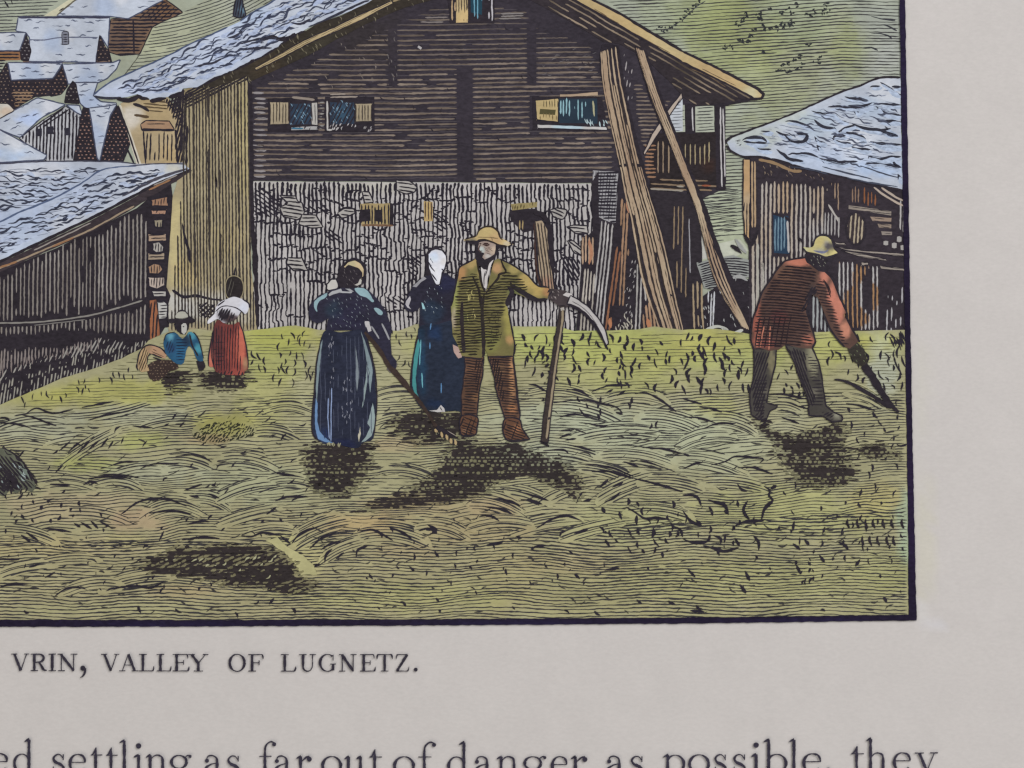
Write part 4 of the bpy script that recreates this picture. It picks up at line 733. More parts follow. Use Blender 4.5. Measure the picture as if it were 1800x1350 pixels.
mead.hatch(low, 0, 6.1, 2.6, gl_, wob=(2.4, 75), gap=.045, gl=50, wmod=.35, step=5, flow=lambda x, y: 3 * np.sin(x / 47 + y / 60) + 3 * vn(x / 150, y / 80, 84), wt=lambda x, y: 1 + .28 * vn(x / 90, y / 40, 85))
# swaths of mown grass: nested bent strokes
def swath(cx, cy, L, H, ang=0, n=5, curve=1.0, w=1.8, c=gl_):
    n = max(n, int(H / 4.6))
    a = math.radians(-ang); R = np.array([[math.cos(a), -math.sin(a)], [math.sin(a), math.cos(a)]])
    ts = np.linspace(0, 2 * math.pi, 22)[:-1]
    lens = np.c_[np.cos(ts) * L / 2 * (1 + .1 * np.sin(3 * ts)), np.sin(ts) * H / 2 * (1 + .2 * np.cos(2 * ts + 1))]
    lens[:, 1] += curve * 9 * ((2 * lens[:, 0] / L) ** 2 - .4)
    mead.fill(lens @ R.T + [cx, cy], MF, step=9, rough=1.2)
    for i in range(n):
        f = (i + .5) / n * 2 - 1; half = L / 2 * math.sqrt(max(.08, 1 - f * f)) * (.75 + .35 * RNG.random()); sx = RNG.normal(0, L * .06)
        xs = np.linspace(-half, half, 6) + sx
        ys = f * H / 2 + curve * 12 * ((2 * xs / L) ** 2 - .4) + RNG.normal(0, .9)
        ww = w * (.7 + .7 * RNG.random()); p = [.5, .9, 1, 1.5, .8] if RNG.random() < .5 else [1.1, 1, .9, .7]
        mead.st((np.c_[xs, ys] @ R.T + [cx, cy]), [ww * q for q in p], c, step=4)
for cx, cy, L, H, an, n, cu in ((60, 740, 120, 26, 4, 4, .8), (190, 722, 150, 26, 10, 4, -.5), (300, 740, 110, 24, 6, 4, .6), (130, 775, 110, 22, 3, 3, .8), (160, 782, 120, 30, 30, 4, .3), (330, 812, 110, 30, -8, 5, 1.0), (240, 830, 110, 26, 8, 4, .8), (120, 850, 100, 24, -4, 4, .8), (300, 895, 110, 48, 4, 7, 1.5), (210, 850, 90, 22, -6, 4, 1), (170, 905, 120, 26, -8, 5, .7), (50, 940, 120, 30, -12, 5, .8),
        (370, 880, 80, 28, -14, 4, .8), (430, 812, 120, 34, -6, 6, 1.1), (500, 850, 110, 34, 4, 6, 1.1), (430, 860, 110, 30, 16, 5, .6), (440, 905, 120, 28, 14, 5, .4), (480, 760, 90, 26, -6, 4, .8), (510, 720, 90, 24, -4, 4, .9), (650, 830, 110, 26, 8, 4, .7), (690, 690, 80, 24, 8, 4, .6), (700, 740, 100, 26, 4, 4, .8), (720, 830, 100, 28, -10, 5, .8), (560, 930, 120, 46, 22, 7, .7), (690, 940, 140, 50, -6, 8, 1.2), (780, 930, 100, 36, -12, 6, 1.0), (600, 965, 90, 30, 24, 5, .5), (480, 930, 90, 24, 2, 4, .6),
        (870, 885, 110, 40, -14, 6, .9), (930, 870, 90, 30, -18, 5, .5), (990, 690, 120, 28, -6, 5, .9), (1020, 720, 150, 36, -10, 6, 1.1), (1120, 700, 120, 30, -2, 5, 1.0), (940, 760, 120, 30, 8, 5, .6), (1080, 760, 160, 36, 4, 6, .8), (1180, 740, 130, 36, -12, 6, 1.0), (1240, 770, 110, 40, 10, 6, .9), (1000, 800, 130, 30, -8, 5, .9), (1120, 805, 150, 34, -8, 6, 1.0), (1070, 830, 120, 30, -16, 5, .8), (1000, 860, 110, 34, 18, 5, .6), (1100, 855, 120, 40, 22, 6, .5), (1250, 815, 140, 36, -12, 6, .8), (1180, 850, 120, 30, -6, 5, .7), (1290, 745, 90, 34, -14, 5, .8), (1380, 715, 70, 26, -8, 4, .8), (1520, 700, 80, 22, -20, 4, .6),
        (960, 920, 130, 34, 10, 5, .5), (1040, 930, 120, 30, 14, 5, .3), (880, 920, 120, 34, 2, 5, .8), (1160, 900, 130, 34, -6, 5, .9), (1290, 850, 120, 30, -6, 4, .6), (120, 985, 120, 26, 4, 4, .5), (240, 1020, 140, 34, 10, 5, .8), (40, 1000, 110, 26, 12, 4, .5), (160, 1030, 120, 26, 8, 4, .9)):
    swath(cx, cy, L, H, an, n, cu)
# bold single blades
mead.sts([Z(0, 540, 4.5, *q) for q in ([(180, 855), (260, 870), (340, 900), (450, 940)], [(200, 850), (290, 800), (420, 840), (580, 810)], [(0, 870), (60, 880), (80, 900)], [(0, 915), (130, 925), (250, 955)], [(650, 795), (900, 745)], [(700, 895), (850, 850), (960, 830)], [(1050, 940), (1210, 955)],
          [(470, 1140), (560, 1060)], [(540, 1150), (640, 1060)], [(610, 1160), (720, 1050)], [(700, 1130), (790, 1050)], [(800, 1110), (860, 1030)], [(860, 1120), (900, 1060)], [(960, 1080), (980, 1030)], [(1360, 890), (1400, 840)], [(1460, 880), (1490, 840)], [(1300, 940), (1340, 920)], [(1420, 950), (1460, 910)], [(440, 1310), (500, 1250)], [(860, 1260), (980, 1225), (1100, 1225)], [(1110, 1280), (1220, 1240), (1420, 1240)], [(1390, 1180), (1560, 1170), (1680, 1225)], [(780, 1330), (900, 1325), (1100, 1345)])], [1.4, 2.6, 3.8, 1.4])
mead.sts([Z(0, 820, 4.5, *q) for q in ([(960, 380), (1080, 290), (1200, 255), (1350, 265), (1480, 315)], [(1180, 370), (1360, 350), (1520, 375)], [(660, 145), (720, 120), (780, 140)], [(400, 140), (560, 150)], [(700, 95), (860, 80), (1040, 95)], [(350, 490), (450, 500), (570, 520)], [(590, 450), (640, 480)], [(640, 440), (730, 495)], [(720, 430), (780, 490)], [(790, 435), (880, 480)], [(170, 540), (250, 600)], [(210, 520), (310, 590)],
          [(440, 1025), (520, 970), (600, 955), (690, 970)], [(840, 985), (920, 960), (1100, 945), (1200, 960), (1300, 910)], [(1260, 590), (1300, 510)], [(1480, 460), (1600, 430), (1660, 440)], [(1440, 580), (1600, 560), (1740, 570)], [(1460, 190), (1600, 140)], [(1650, 215), (1740, 250)], [(1500, 230), (1580, 245)], [(0, 730), (60, 735), (160, 735)], [(0, 955), (100, 930), (230, 930)], [(360, 880), (440, 835)], [(230, 800), (320, 770)])], [1.8, 3.4, 4.4, 1.6])
mead.sts([Z(400, 820, 4.5, *q) for q in ([(510, 610), (560, 545), (640, 500), (720, 480)], [(650, 650), (740, 570), (860, 520)], [(740, 660), (820, 610), (920, 595)], [(1040, 510), (1150, 500), (1240, 545), (1310, 585)], [(1280, 480), (1380, 520), (1460, 575)], [(1510, 510), (1580, 490), (1660, 520), (1600, 530)], [(1580, 460), (1660, 500)], [(770, 760), (780, 700), (830, 650)], [(860, 730), (920, 680)], [(1020, 720), (1030, 660), (1110, 625)], [(330, 1090), (370, 1040)], [(420, 550), (500, 610)], [(110, 545), (190, 555), (280, 525), (430, 545)],
          [(390, 55), (540, 75)], [(380, 270), (480, 240), (640, 240)], [(310, 380), (390, 320)], [(1640, 670), (1670, 720)], [(1440, 790), (1480, 830)], [(1650, 1040), (1675, 1070)], [(1120, 850), (1150, 890)])], [2.2, 3.6, 4.8, 1.8])
mead.sts([Z(800, 820, 4.5, *q) for q in ([(300, 255), (400, 265), (520, 310)], [(560, 215), (640, 240), (740, 270)], [(520, 262), (600, 270), (690, 300)], [(240, 320), (360, 335), (460, 380)], [(200, 380), (290, 395), (350, 430)], [(870, 190), (920, 150), (1010, 95)], [(900, 210), (960, 180), (1010, 165)], [(960, 290), (980, 230), (1010, 200)], [(1180, 285), (1250, 250), (1310, 200)], [(1010, 275), (1080, 260)], [(1140, 165), (1210, 105)], [(1240, 165), (1330, 125)], [(1080, 40), (1220, 40), (1410, 95)], [(1410, 95), (1600, 140), (1800, 200)],
          [(1350, 320), (1420, 360), (1500, 410), (1600, 405), (1690, 420)], [(1720, 470), (1780, 500), (1800, 560)], [(830, 560), (840, 520), (880, 510)], [(640, 490), (760, 420), (880, 390), (1000, 430)], [(940, 530), (1050, 500)], [(600, 655), (640, 635), (720, 625)], [(250, 620), (340, 610), (380, 595)], [(1180, 820), (1300, 800)], [(480, 550), (520, 560), (500, 580)])], [2, 3.8, 5.2, 2])
mead.sts([Z(800, 540, 4.5, *q) for q in ([(580, 615), (640, 620), (720, 670)], [(880, 655), (970, 655), (1060, 705)], [(780, 760), (900, 740), (1020, 735), (1160, 765), (1270, 790), (1325, 840)], [(1270, 830), (1325, 850)], [(830, 870), (920, 850), (1000, 850)], [(980, 800), (1020, 850), (1070, 860)], [(1420, 685), (1500, 675), (1600, 720), (1700, 790), (1750, 830)], [(1080, 670), (1150, 640), (1230, 620), (1400, 620)], [(1280, 700), (1350, 660)], [(1190, 680), (1250, 650)], [(740, 1130), (860, 1130), (900, 1160)], [(890, 1090), (1000, 1110), (1110, 1145)], [(970, 1240), (1130, 1250), (1270, 1280), (1410, 1340)], [(1330, 1220), (1450, 1260)], [(1460, 1210), (1600, 1250)], [(820, 980), (940, 970)], [(820, 1035), (920, 1000)], [(870, 1050), (960, 1040)], [(1500, 1110), (1640, 1120), (1800, 1160)], [(1050, 920), (1150, 940), (1210, 935)])], [1.4, 2.8, 4.4, 1.6])
mead.sts([Z(1200, 540, 4.5, *q) for q in ([(0, 725), (60, 740), (150, 770)], [(130, 790), (220, 800), (310, 830)], [(0, 870), (120, 875), (260, 915)], [(680, 690), (800, 690), (960, 725)], [(1290, 760), (1400, 780), (1520, 820)], [(860, 770), (990, 805)], [(780, 870), (920, 920)], [(920, 970), (1060, 1000)], [(0, 1280), (90, 1240), (160, 1230)], [(220, 1250), (340, 1220), (420, 1180), (560, 1190), (640, 1200), (610, 1230)], [(430, 1270), (560, 1270), (710, 1320)], [(0, 1155), (60, 1180)], [(1690, 1080), (1720, 1100), (1780, 1080)], [(160, 960), (280, 920), (420, 920)])], [1.4, 2.8, 4.2, 1.6])
mead.sts([Z(1200, 820, 4.5, *q) for q in ([(430, 135), (460, 180), (510, 195)], [(0, 225), (90, 230), (130, 265), (145, 310)], [(640, 155), (690, 190), (680, 230), (710, 270), (650, 330), (620, 420)], [(690, 180), (740, 150)], [(200, 260), (260, 285), (320, 300), (350, 340), (360, 385)], [(430, 270), (440, 320)], [(510, 270), (480, 340), (500, 390), (530, 420)], [(0, 350), (60, 430), (140, 470)], [(100, 420), (150, 470)], [(0, 570), (60, 595), (160, 600), (210, 580)], [(240, 545), (300, 570), (300, 610)], [(410, 565), (450, 630)], [(560, 550), (600, 600), (600, 660)], [(160, 625), (240, 645), (330, 670), (440, 640)], [(880, 430), (870, 510)], [(400, 480), (480, 440), (640, 430)], [(870, 610), (930, 660)], [(1230, 600), (1280, 620), (1310, 660)], [(40, 815), (100, 875)], [(490, 825), (530, 905)], [(450, 930), (500, 1005)], [(60, 1140), (170, 1150)], [(900, 780), (930, 850)], [(1080, 700), (1120, 760)], [(990, 750), (1010, 785)], [(1400, 735), (1365, 790)], [(960, 580), (1000, 620)])], [2, 4.4, 6, 2.6])
# upright tufts
mead.ticks([(440, 590), (545, 586), (552, 680), (445, 670)], 34, (9, 17), (65, 125), (2, 4), clear=7); mead.ticks([(50, 695), (215, 645), (250, 635), (245, 660), (150, 690), (80, 715), (20, 720)], 22, (7, 14), (70, 120), (2, 3.6), clear=8)
mead.ticks([(905, 585), (1000, 590), (1120, 590), (1195, 600), (1200, 690), (1050, 680), (905, 660)], 84, (8, 19), (55, 130), (2.8, 6.2), clear=7.5); mead.ticks([(1195, 590), (1310, 600), (1318, 690), (1240, 694), (1195, 690)], 46, (9, 22), (60, 125), (3, 7), clear=7)
mead.ticks([(1370, 640), (1412, 640), (1420, 700), (1365, 690)], 12, (7, 14), (60, 130), (2.6, 5.4), clear=8); mead.ticks([(1450, 590), (1590, 590), (1590, 720), (1540, 680), (1450, 640)], 34, (9, 22), (70, 130), (2.2, 4.6), clear=9); mead.ticks([(660, 585), (730, 575), (735, 650), (690, 640)], 12, (8, 14), (60, 120), (1.8, 3.4), clear=8)
mead.ticks([(1560, 585), (1592, 580), (1592, 660), (1568, 640)], 14, (14, 26), (95, 125), (2, 4))
mead.ticks([(990, 690), (1080, 690), (1190, 735), (1180, 755), (1060, 745)], 10, (8, 14), (60, 120), (2.4, 5), clear=10); mead.ticks([(1480, 720), (1585, 730), (1590, 830), (1510, 840), (1485, 770)], 18, (8, 16), (60, 130), (2.6, 5), clear=12)
for bx, by, n in ((1492, 920, 7), (1512, 950, 5)):
    for i in range(n):
        x = bx + i * 15 + RNG.normal(0, 2); mead.st([(x, by - 8), (x - 1, by), (x + 3, by + 9)], [2.5, 5, 3], DK, step=2.5)
mead.ticks([(1040, 880), (1200, 880), (1330, 900), (1330, 960), (1160, 985), (1030, 950)], 40, (7, 18), (70, 140), (3, 6.5), clear=12); mead.ticks([(1330, 850), (1585, 850), (1590, 1000), (1400, 1000)], 34, (6, 14), (60, 130), (2.4, 5.4), clear=18); mead.ticks([(700, 960), (1000, 950), (1020, 1030), (780, 1040)], 18, (6, 14), (80, 150), (2.4, 5), clear=22); mead.ticks([(0, 880), (150, 880), (150, 910), (0, 925)], 15, (5, 10), (50, 130), (3, 6), clear=11)
mead.ticks([(1400, 1000), (1460, 1000), (1450, 1020), (1410, 1025)], 8, (7, 12), (60, 90), (3, 5)); mead.ticks([(0, 1060), (1590, 1050), (1590, 1080), (0, 1085)], 16, (6, 14), (110, 160), (3, 6), clear=40); mead.ticks([(180, 900), (560, 900), (560, 1060), (180, 1060)], 30, (6, 12), (10, 60), (2.4, 4.6), clear=24)
mead.ticks([(30, 770), (550, 720), (545, 880), (60, 880)], 34, (8, 16), (15, 60), (2, 4), clear=22)
mead.ticks([(0, 740), (560, 700), (900, 700), (1300, 700), (1585, 700), (1590, 960), (0, 970)], 300, (8, 22), (-28, 42), (1.2, 3.0), (60, 57, 56), bend=.16, clear=11)
mead.ticks([(0, 950), (1590, 900), (1590, 1075), (0, 1080)], 150, (7, 18), (-40, 40), (1.6, 3.6), (60, 57, 56), bend=.2, clear=13)
mead.ticks([(0, 900), (700, 900), (1100, 930), (1580, 870), (1590, 1040), (0, 1050)], 90, (4, 9), (50, 130), (2, 4.5), INK, clear=14)
# printed shade on the grass
def shade(poly, label=None, a2=68, w1=4.6, w2=6.3, sp1=6.6, sp2=10.2, col=(52, 46, 46), gap=.0):
    e = El('shadow', mead, label); e.fill(poly, lambda x, y: MF(x, y) * .86, step=7, rough=1.5)
    c_ = np.mean(poly, 0); big = [tuple(c_ + (np.array(q) - c_) * (1 + 9 / max(9, np.hypot(*(np.array(q) - c_))))) for q in poly]
    e.hatch(big, 1, 5.6, 2.6, col, wob=(.9, 30), rag=16, wmod=.4, gap=.12, gl=14)
    e.hatch(poly, 1, 5.6, 6.2, col, wob=(.9, 30), rag=9, wmod=.2, minlen=12, gap=.03, gl=18, wt=lambda x, y: .8 + .28 * np.clip(1.3 - np.hypot((x - c_[0]) / (np.ptp(np.array(poly)[:, 0]) * .5), (y - c_[1]) / (np.ptp(np.array(poly)[:, 1]) * .5)), 0, 1))
    e.dots(big, sp2 * .86, sp1 + .2, 4.0 if w1 > 4 else 3.7, lambda x, y: MF(x, y) * .74, ang=0 if a2 > 50 else 24, jit=.9, long=1.3 if a2 > 50 else 2.3)
    return e
shade([(546, 782), (600, 778), (656, 782), (650, 815), (640, 830), (630, 852), (600, 868), (570, 868), (548, 850), (540, 815)], 'dark shade at the hem of the raking woman')
e = shade([(690, 740), (720, 728), (760, 724), (822, 728), (826, 760), (790, 772), (740, 778), (705, 768)], 'brown shade behind the standing man')
e = shade([(806, 776), (838, 772), (838, 790), (880, 786), (900, 776), (930, 790), (985, 812), (1024, 845), (1014, 884), (1000, 870), (960, 848), (915, 836), (870, 848), (840, 872), (770, 884), (700, 892), (625, 902), (650, 884), (720, 862), (760, 838), (778, 815)], 'long shade of the man with the scythe')
e = shade([(1322, 735), (1346, 738), (1362, 758), (1402, 768), (1440, 756), (1484, 742), (1486, 768), (1474, 782), (1502, 822), (1484, 850), (1440, 854), (1398, 840), (1366, 800), (1362, 776), (1338, 756)], 'shade below the stooping man')
e = shade([(1505, 795), (1530, 780), (1555, 785), (1575, 795), (1582, 810), (1560, 800), (1540, 805)], None)
mead.fill(Z(400, 820, 4.5, (300, 585), (400, 558), (480, 640), (600, 700), (680, 780), (705, 860), (580, 855), (530, 760), (440, 670)), (176, 170, 118), [], 6, rough=1.5)
e = shade([(244, 998), (270, 985), (300, 970), (322, 955), (330, 968), (400, 962), (460, 964), (498, 976), (514, 985), (524, 1012), (556, 1022), (548, 1034), (520, 1040), (500, 1044), (460, 1028), (400, 1026), (350, 1012), (280, 1010)], 'dark hollow in the near grass', a2=42, w1=3.6, w2=6.4, sp1=7.0, sp2=10.0)
e.ticks([(280, 985), (500, 975), (510, 1020), (380, 1015)], 60, (6, 12), (20, 55), (2.4, 4), (168, 166, 128), clear=8)
e = shade([(270, 658), (330, 655), (332, 668), (312, 688), (298, 684), (290, 670)], 'small shade below the seated boy', w1=3.4); e = shade([(352, 656), (436, 652), (440, 672), (420, 684), (380, 686), (358, 676)], 'small shade below the girl', w1=3.2, w2=2.6)
e = El('bush', mead, 'low bush, yellow above and dark at the foot, left of the raking woman'); q = [(338, 762), (352, 745), (380, 735), (412, 728), (440, 738), (452, 758), (440, 768), (400, 776), (362, 778)]; e.fill(q, lambda x, y: MF(x, y) * .9, step=6, smooth=True, rough=2.5); e.ticks([(340, 764), (362, 748), (400, 742), (440, 748), (450, 764), (400, 776), (360, 778)], 120, (4, 9), (10, 70), (2, 4.4), (48, 48, 40), clear=4); e.ticks([(345, 755), (400, 728), (450, 745), (440, 752)], 12, (5, 9), (20, 70), (1.6, 2.6), (90, 90, 50), clear=6)
hs = El('haystack', None, 'rounded dark hay heap cut by the left edge of the picture'); q = [(-60, 780), (5, 788), (28, 800), (45, 818), (60, 842), (66, 856), (58, 864), (42, 860), (30, 866), (18, 862), (8, 872), (-60, 872)]
hs.fill(q, (92, 94, 80), [(45, 830, 12, (120, 134, 128), .7)], 6, rough=2); hs.ticks([(0, 782), (30, 796), (66, 840), (68, 862), (50, 850), (20, 800)], 16, (10, 20), (-65, -25), (2, 4), DK, clear=6); hs.ticks([(0, 850), (66, 850), (60, 872), (0, 876)], 16, (6, 14), (50, 130), (2, 4), DK, clear=5); hs.hatch([(-60, 800), (20, 800), (40, 818), (60, 858), (-60, 868)], -48, 6.2, 3.8, DK, wob=(1, 24), gap=.05, flow=lambda x, y: 4 * np.sin(x / 30)); hs.hatch([(-60, 815), (20, 830), (50, 858), (-60, 870)], 60, 7, 4.4, DK, gap=.12); hs.hatch([(-60, 795), (10, 800), (40, 825), (30, 862), (-60, 870)], -50, 5, 2.2, DK, gap=.15); hs.ticks([(0, 800), (40, 820), (56, 852), (0, 862)], 22, (5, 10), (-70, -30), (1.4, 2.4), (150, 162, 160)); hs.hatch([(-60, 838), (30, 842), (40, 862), (-60, 872)], -40, 6, 5.4, DK, gap=.1); hs.sts([[(4, 786), (28, 800), (46, 820), (58, 846)], [(48, 822), (66, 852)], [(0, 864), (10, 872)]], [2, 3.4, 3], DK)

# ================================================================== ruled border
bd = El('printed_border', None, 'heavy blue black ruled border of the engraving'); BI = (34, 28, 46)
bd.fill([(1580, -60), (1590, -60), (1590.5, 0), (1593, 150), (1596, 300), (1600, 580), (1604, 800), (1607, 930), (1610.5, 1090.5), (1500, 1092), (1200, 1096), (800, 1099), (400, 1101), (-60, 1102), (-60, 1089), (400, 1089.5), (800, 1088), (1200, 1085), (1400, 1083), (1596.5, 1080), (1595, 900), (1592, 700), (1590, 560), (1585.5, 300), (1583, 150), (1580.5, 0)], BI,
        [(300, 1098, 160, (38, 33, 66), .5, 5), (900, 1096, 160, (38, 33, 66), .5, 5), (1400, 1092, 120, (38, 33, 66), .5, 5), (1590, 150, 14, (42, 34, 60), .6, 160), (1603, 900, 14, (42, 30, 58), .6, 120)], 6, rough=.7, mat=1)

# ================================================================== people
def person(label): return El('person', None, label)
def dots(e, poly, n, c, r=(1.0, 1.9), clear=5): e.ticks(poly, n, (2.5, 4.5), (100, 140), r, c, clear=clear)
SK = (178, 164, 152)

# --- seated boy
P5 = lambda *p: Z(220, 470, 6.1375, *p)
p = person('boy sitting on the grass in a wide hat and blue shirt, one knee drawn up')
q = P5((545, 590), (600, 570), (680, 590), (690, 660), (650, 730), (600, 720), (550, 660)); p.fill(q, DK, [], 5, mat=1)
q = P5((610, 620), (650, 590), (672, 630), (668, 690), (640, 728), (612, 700)); p.fill(q, (176, 174, 168), [], 5); p.sts([P5((625, 640), (640, 645))], 1.6)
q = P5((770, 1010), (810, 1000), (850, 1010), (872, 1070), (850, 1110), (800, 1120), (785, 1070)); p.fill(q, DK, [], 5, mat=1)
e = El('trousers', p, 'orange tan trousers')
q = P5((240, 1060), (330, 1005), (420, 995), (540, 1020), (575, 1090), (480, 1130), (410, 1200), (330, 1228), (270, 1200), (235, 1110)); e.fill(q, (60, 48, 46), [], 4, smooth=True, rough=1.2); e.dots(q, 6, 5, 1.7, (124, 104, 84), jit=.8)
q = P5((150, 985), (180, 895), (232, 848), (275, 900), (248, 960), (238, 1040), (262, 1115), (185, 1135), (142, 1090), (136, 1030)); e.fill(q, (176, 146, 102), [(246, 640, 6, (128, 108, 78), .8)], 4); e.hatch(q, 70, 4.6, 1.8, (60, 46, 42), gap=.15)
q = P5((215, 852), (300, 842), (400, 884), (448, 938), (442, 988), (360, 968), (290, 935), (240, 905)); e.fill(q, (186, 142, 106), [(262, 612, 6, (150, 124, 88), .8)], 4); e.hatch(P5((240, 870), (320, 880), (430, 960), (400, 975), (290, 930)), -24, 4.2, 1.6, (70, 52, 46)); e.hatch(P5((280, 930), (440, 985), (420, 1010), (300, 1000)), -20, 4, 3, DK)
e.st(P5((135, 1040), (160, 920), (230, 846), (320, 846), (400, 882), (448, 940)), 2.2); e.st(P5((238, 1040), (250, 960), (290, 935)), 2)
e = El('shirt', p, 'blue shirt'); q = P5((420, 790), (450, 730), (520, 705), (560, 715), (600, 760), (640, 765), (690, 700), (740, 710), (790, 780), (830, 880), (845, 970), (840, 1010), (780, 1000), (740, 900), (690, 850), (660, 920), (640, 1020), (600, 1050), (540, 1030), (470, 970), (430, 900))
e.fill(q, (44, 80, 108), [(300, 592, 8, (110, 170, 186), .9), (337, 590, 8, (84, 152, 168), .9), (350, 612, 9, (80, 150, 164), .9), (318, 620, 16, (50, 96, 130), .7), (328, 598, 8, (40, 52, 70), .9, 12), (301, 612, 8, (40, 60, 92), .8)], 4, smooth=True); e.hatch(P5((540, 760), (680, 760), (650, 1000), (540, 1000)), 0, 5, 2, (30, 40, 60)); e.hatch(P5((430, 800), (520, 760), (540, 960), (460, 940)), 70, 4.6, 2, (34, 42, 60), gap=.1); e.st(P5((700, 720), (730, 850), (790, 960)), 3); e.st(P5((420, 800), (450, 725), (540, 700)), 1.8); e.st(P5((740, 700), (800, 790), (850, 980)), 2)
e = El('hat', p, 'wide brimmed grey hat'); q = P5((465, 560), (540, 555), (550, 510), (590, 465), (650, 468), (690, 520), (750, 560), (755, 590), (700, 605), (560, 600), (480, 600)); e.fill(q, DK, [], 4, mat=1, smooth=True); q = P5((550, 545), (565, 495), (610, 475), (660, 490), (680, 535), (620, 555)); e.fill(q, (170, 168, 156), [], 4, smooth=True); e.st(P5((560, 550), (620, 556), (680, 540)), 1.4, (100, 98, 92)); e.st(P5((530, 610), (560, 655), (580, 700)), 3)

# --- girl
p = person('girl standing with her back turned in a white blouse and full red skirt')
q = P5((1105, 140), (1150, 105), (1210, 105), (1260, 150), (1275, 230), (1255, 310), (1200, 350), (1110, 320), (1090, 240)); p.outline([(x + (x - 412) * .06, y + (y - 507) * .06) for x, y in q], 1.4, (150, 138, 108), smooth=True, mat=0); p.fill(q, (44, 39, 40), [], 5, mat=1, smooth=True); p.hatch(q, 75, 5.2, 1.1, (92, 88, 80), gap=.5, mat=0)
e = El('skirt', p, 'full pleated red skirt'); q = P5((1000, 570), (1080, 610), (1170, 620), (1240, 600), (1290, 760), (1320, 900), (1335, 1020), (1330, 1090), (1290, 1130), (1270, 1160), (1100, 1160), (990, 1130), (960, 1080), (910, 1070), (900, 980), (920, 830), (950, 680))
e.fill(q, (126, 58, 54), [(424, 610, 8, (212, 106, 78), 1, 46), (372, 635, 5, (206, 110, 84), 1, 24), (410, 620, 12, (176, 78, 62), .7, 40), (385, 610, 12, (90, 50, 52), .8, 50), (432, 640, 5, (196, 166, 110), .7, 12)], 4, smooth=True)
e.hatch(P5((960, 620), (1230, 620), (1260, 1130), (980, 1130), (930, 1000)), 89, 5.0, 2.1, (48, 38, 44), gap=.06, wob=(.6, 40), flow=lambda x, y: (x - 402) * -.0006 * (y - 600)); e.hatch(P5((960, 700), (1080, 700), (1080, 1080), (960, 1080)), 0, 7, 1.6, (48, 38, 44), gap=.3); e.sts([P5((1240, 600), (1290, 760), (1330, 1000), (1330, 1090)), P5((950, 690), (905, 960), (905, 1070)), P5((950, 700), (940, 960), (970, 1100))], 2.2)
e.hatch(P5((990, 1120), (1280, 1130), (1260, 1190), (1010, 1180)), 70, 6, 3.4, DK)
e = El('blouse', p, 'white short blouse'); q = P5((980, 440), (1020, 380), (1090, 350), (1180, 320), (1270, 345), (1330, 380), (1345, 430), (1310, 500), (1280, 500), (1250, 480), (1200, 560), (1130, 590), (1060, 600), (1000, 560), (900, 610), (900, 570), (960, 510), (975, 480)); e.fill(q, (204, 202, 208), [(395, 556, 12, (60, 54, 60), 1, 10), (410, 562, 12, (70, 56, 58), 1, 8), (428, 542, 10, (206, 210, 224), .8)], 4, smooth=True)
e.hatch(P5((1000, 460), (1180, 450), (1230, 560), (1080, 600), (1010, 540)), 70, 4.6, 2.8, DK, gap=.06); e.hatch(P5((985, 450), (1120, 430), (1190, 520), (1110, 605), (1010, 570)), 60, 4.8, 3.8, DK, gap=.08); e.st(P5((980, 480), (1040, 430), (1120, 420), (1200, 440), (1290, 500)), 1.8); e.sts([P5((1000, 420), (1080, 360)), P5((1270, 345), (1335, 390), (1340, 440))], 2.6)

# --- woman raking
P1 = lambda *p: Z(520, 430, 9, *p); PA = lambda *p: Z(400, 540, 4.5, *p)
p = person('woman raking with her back turned, in a dark bodice and a long navy skirt')
q = P1((690, 420), (720, 340), (800, 260), (930, 230), (1040, 280), (1100, 390), (1080, 530), (1040, 640), (940, 700), (720, 700), (650, 600), (650, 540)); p.fill(q, DK, [], 5, mat=1)
q = P1((500, 630), (560, 550), (640, 545), (680, 640), (670, 700), (520, 740), (490, 700)); p.fill(q, (188, 184, 178), [], 5); p.outline(q, 2.6)
p.fill(P1((930, 640), (990, 610), (1020, 540), (1050, 560), (1040, 620), (980, 650)), (180, 176, 168), [], 4); dots(p, P1((740, 400), (1000, 420), (960, 660), (740, 640)), 12, (120, 112, 112))
q = PA((1270, 420), (1320, 410), (1345, 450), (1325, 500), (1290, 520), (1260, 490)); p.fill(q, (90, 84, 86), [], 5, mat=1)
e = El('cap', p, 'tan cap'); q = P1((760, 350), (820, 280), (930, 245), (1030, 290), (1085, 390), (1080, 510), (1040, 540), (1055, 460), (990, 380), (900, 350), (840, 330), (780, 380)); e.fill(q, (196, 174, 132), [(618, 464, 10, (180, 172, 132), .8)], 4); e.outline(q, 2.2); e.st(P1((740, 360), (820, 265), (930, 225), (1050, 285), (1108, 390), (1090, 530), (1050, 640)), 3)
e = El('bodice', p, 'black blue bodice with pale glints on the shoulders')
q = P1((500, 760), (560, 720), (680, 690), (900, 690), (1060, 680), (1160, 730), (1300, 870), (1420, 1040), (1480, 1200), (1520, 1350)) + PA((1290, 250), (1300, 380), (1340, 430), (1330, 490), (1290, 500), (1240, 440), (1190, 330), (1110, 210), (1060, 180), (780, 190), (790, 120), (800, 90)) + P1((500, 1180), (420, 1235), (330, 1250), (240, 1200), (200, 1090), (230, 950), (300, 870), (400, 800))
e.fill(q, (46, 44, 58), [(590, 545, 16, (44, 66, 78), .6), (610, 560, 30, (44, 42, 62), .6)], 6, mat=1)
for t in (P1((290, 920), (340, 860), (430, 800), (500, 770), (480, 840), (400, 880), (340, 970), (340, 1060), (300, 1010)), P1((930, 700), (1050, 690), (1140, 740), (1200, 830), (1240, 900), (1200, 910), (1120, 840), (1010, 800)), P1((1240, 1010), (1310, 1010), (1380, 1080), (1350, 1120), (1290, 1090))): e.fill(t, (134, 160, 166), [], 4, mat=0, smooth=True)
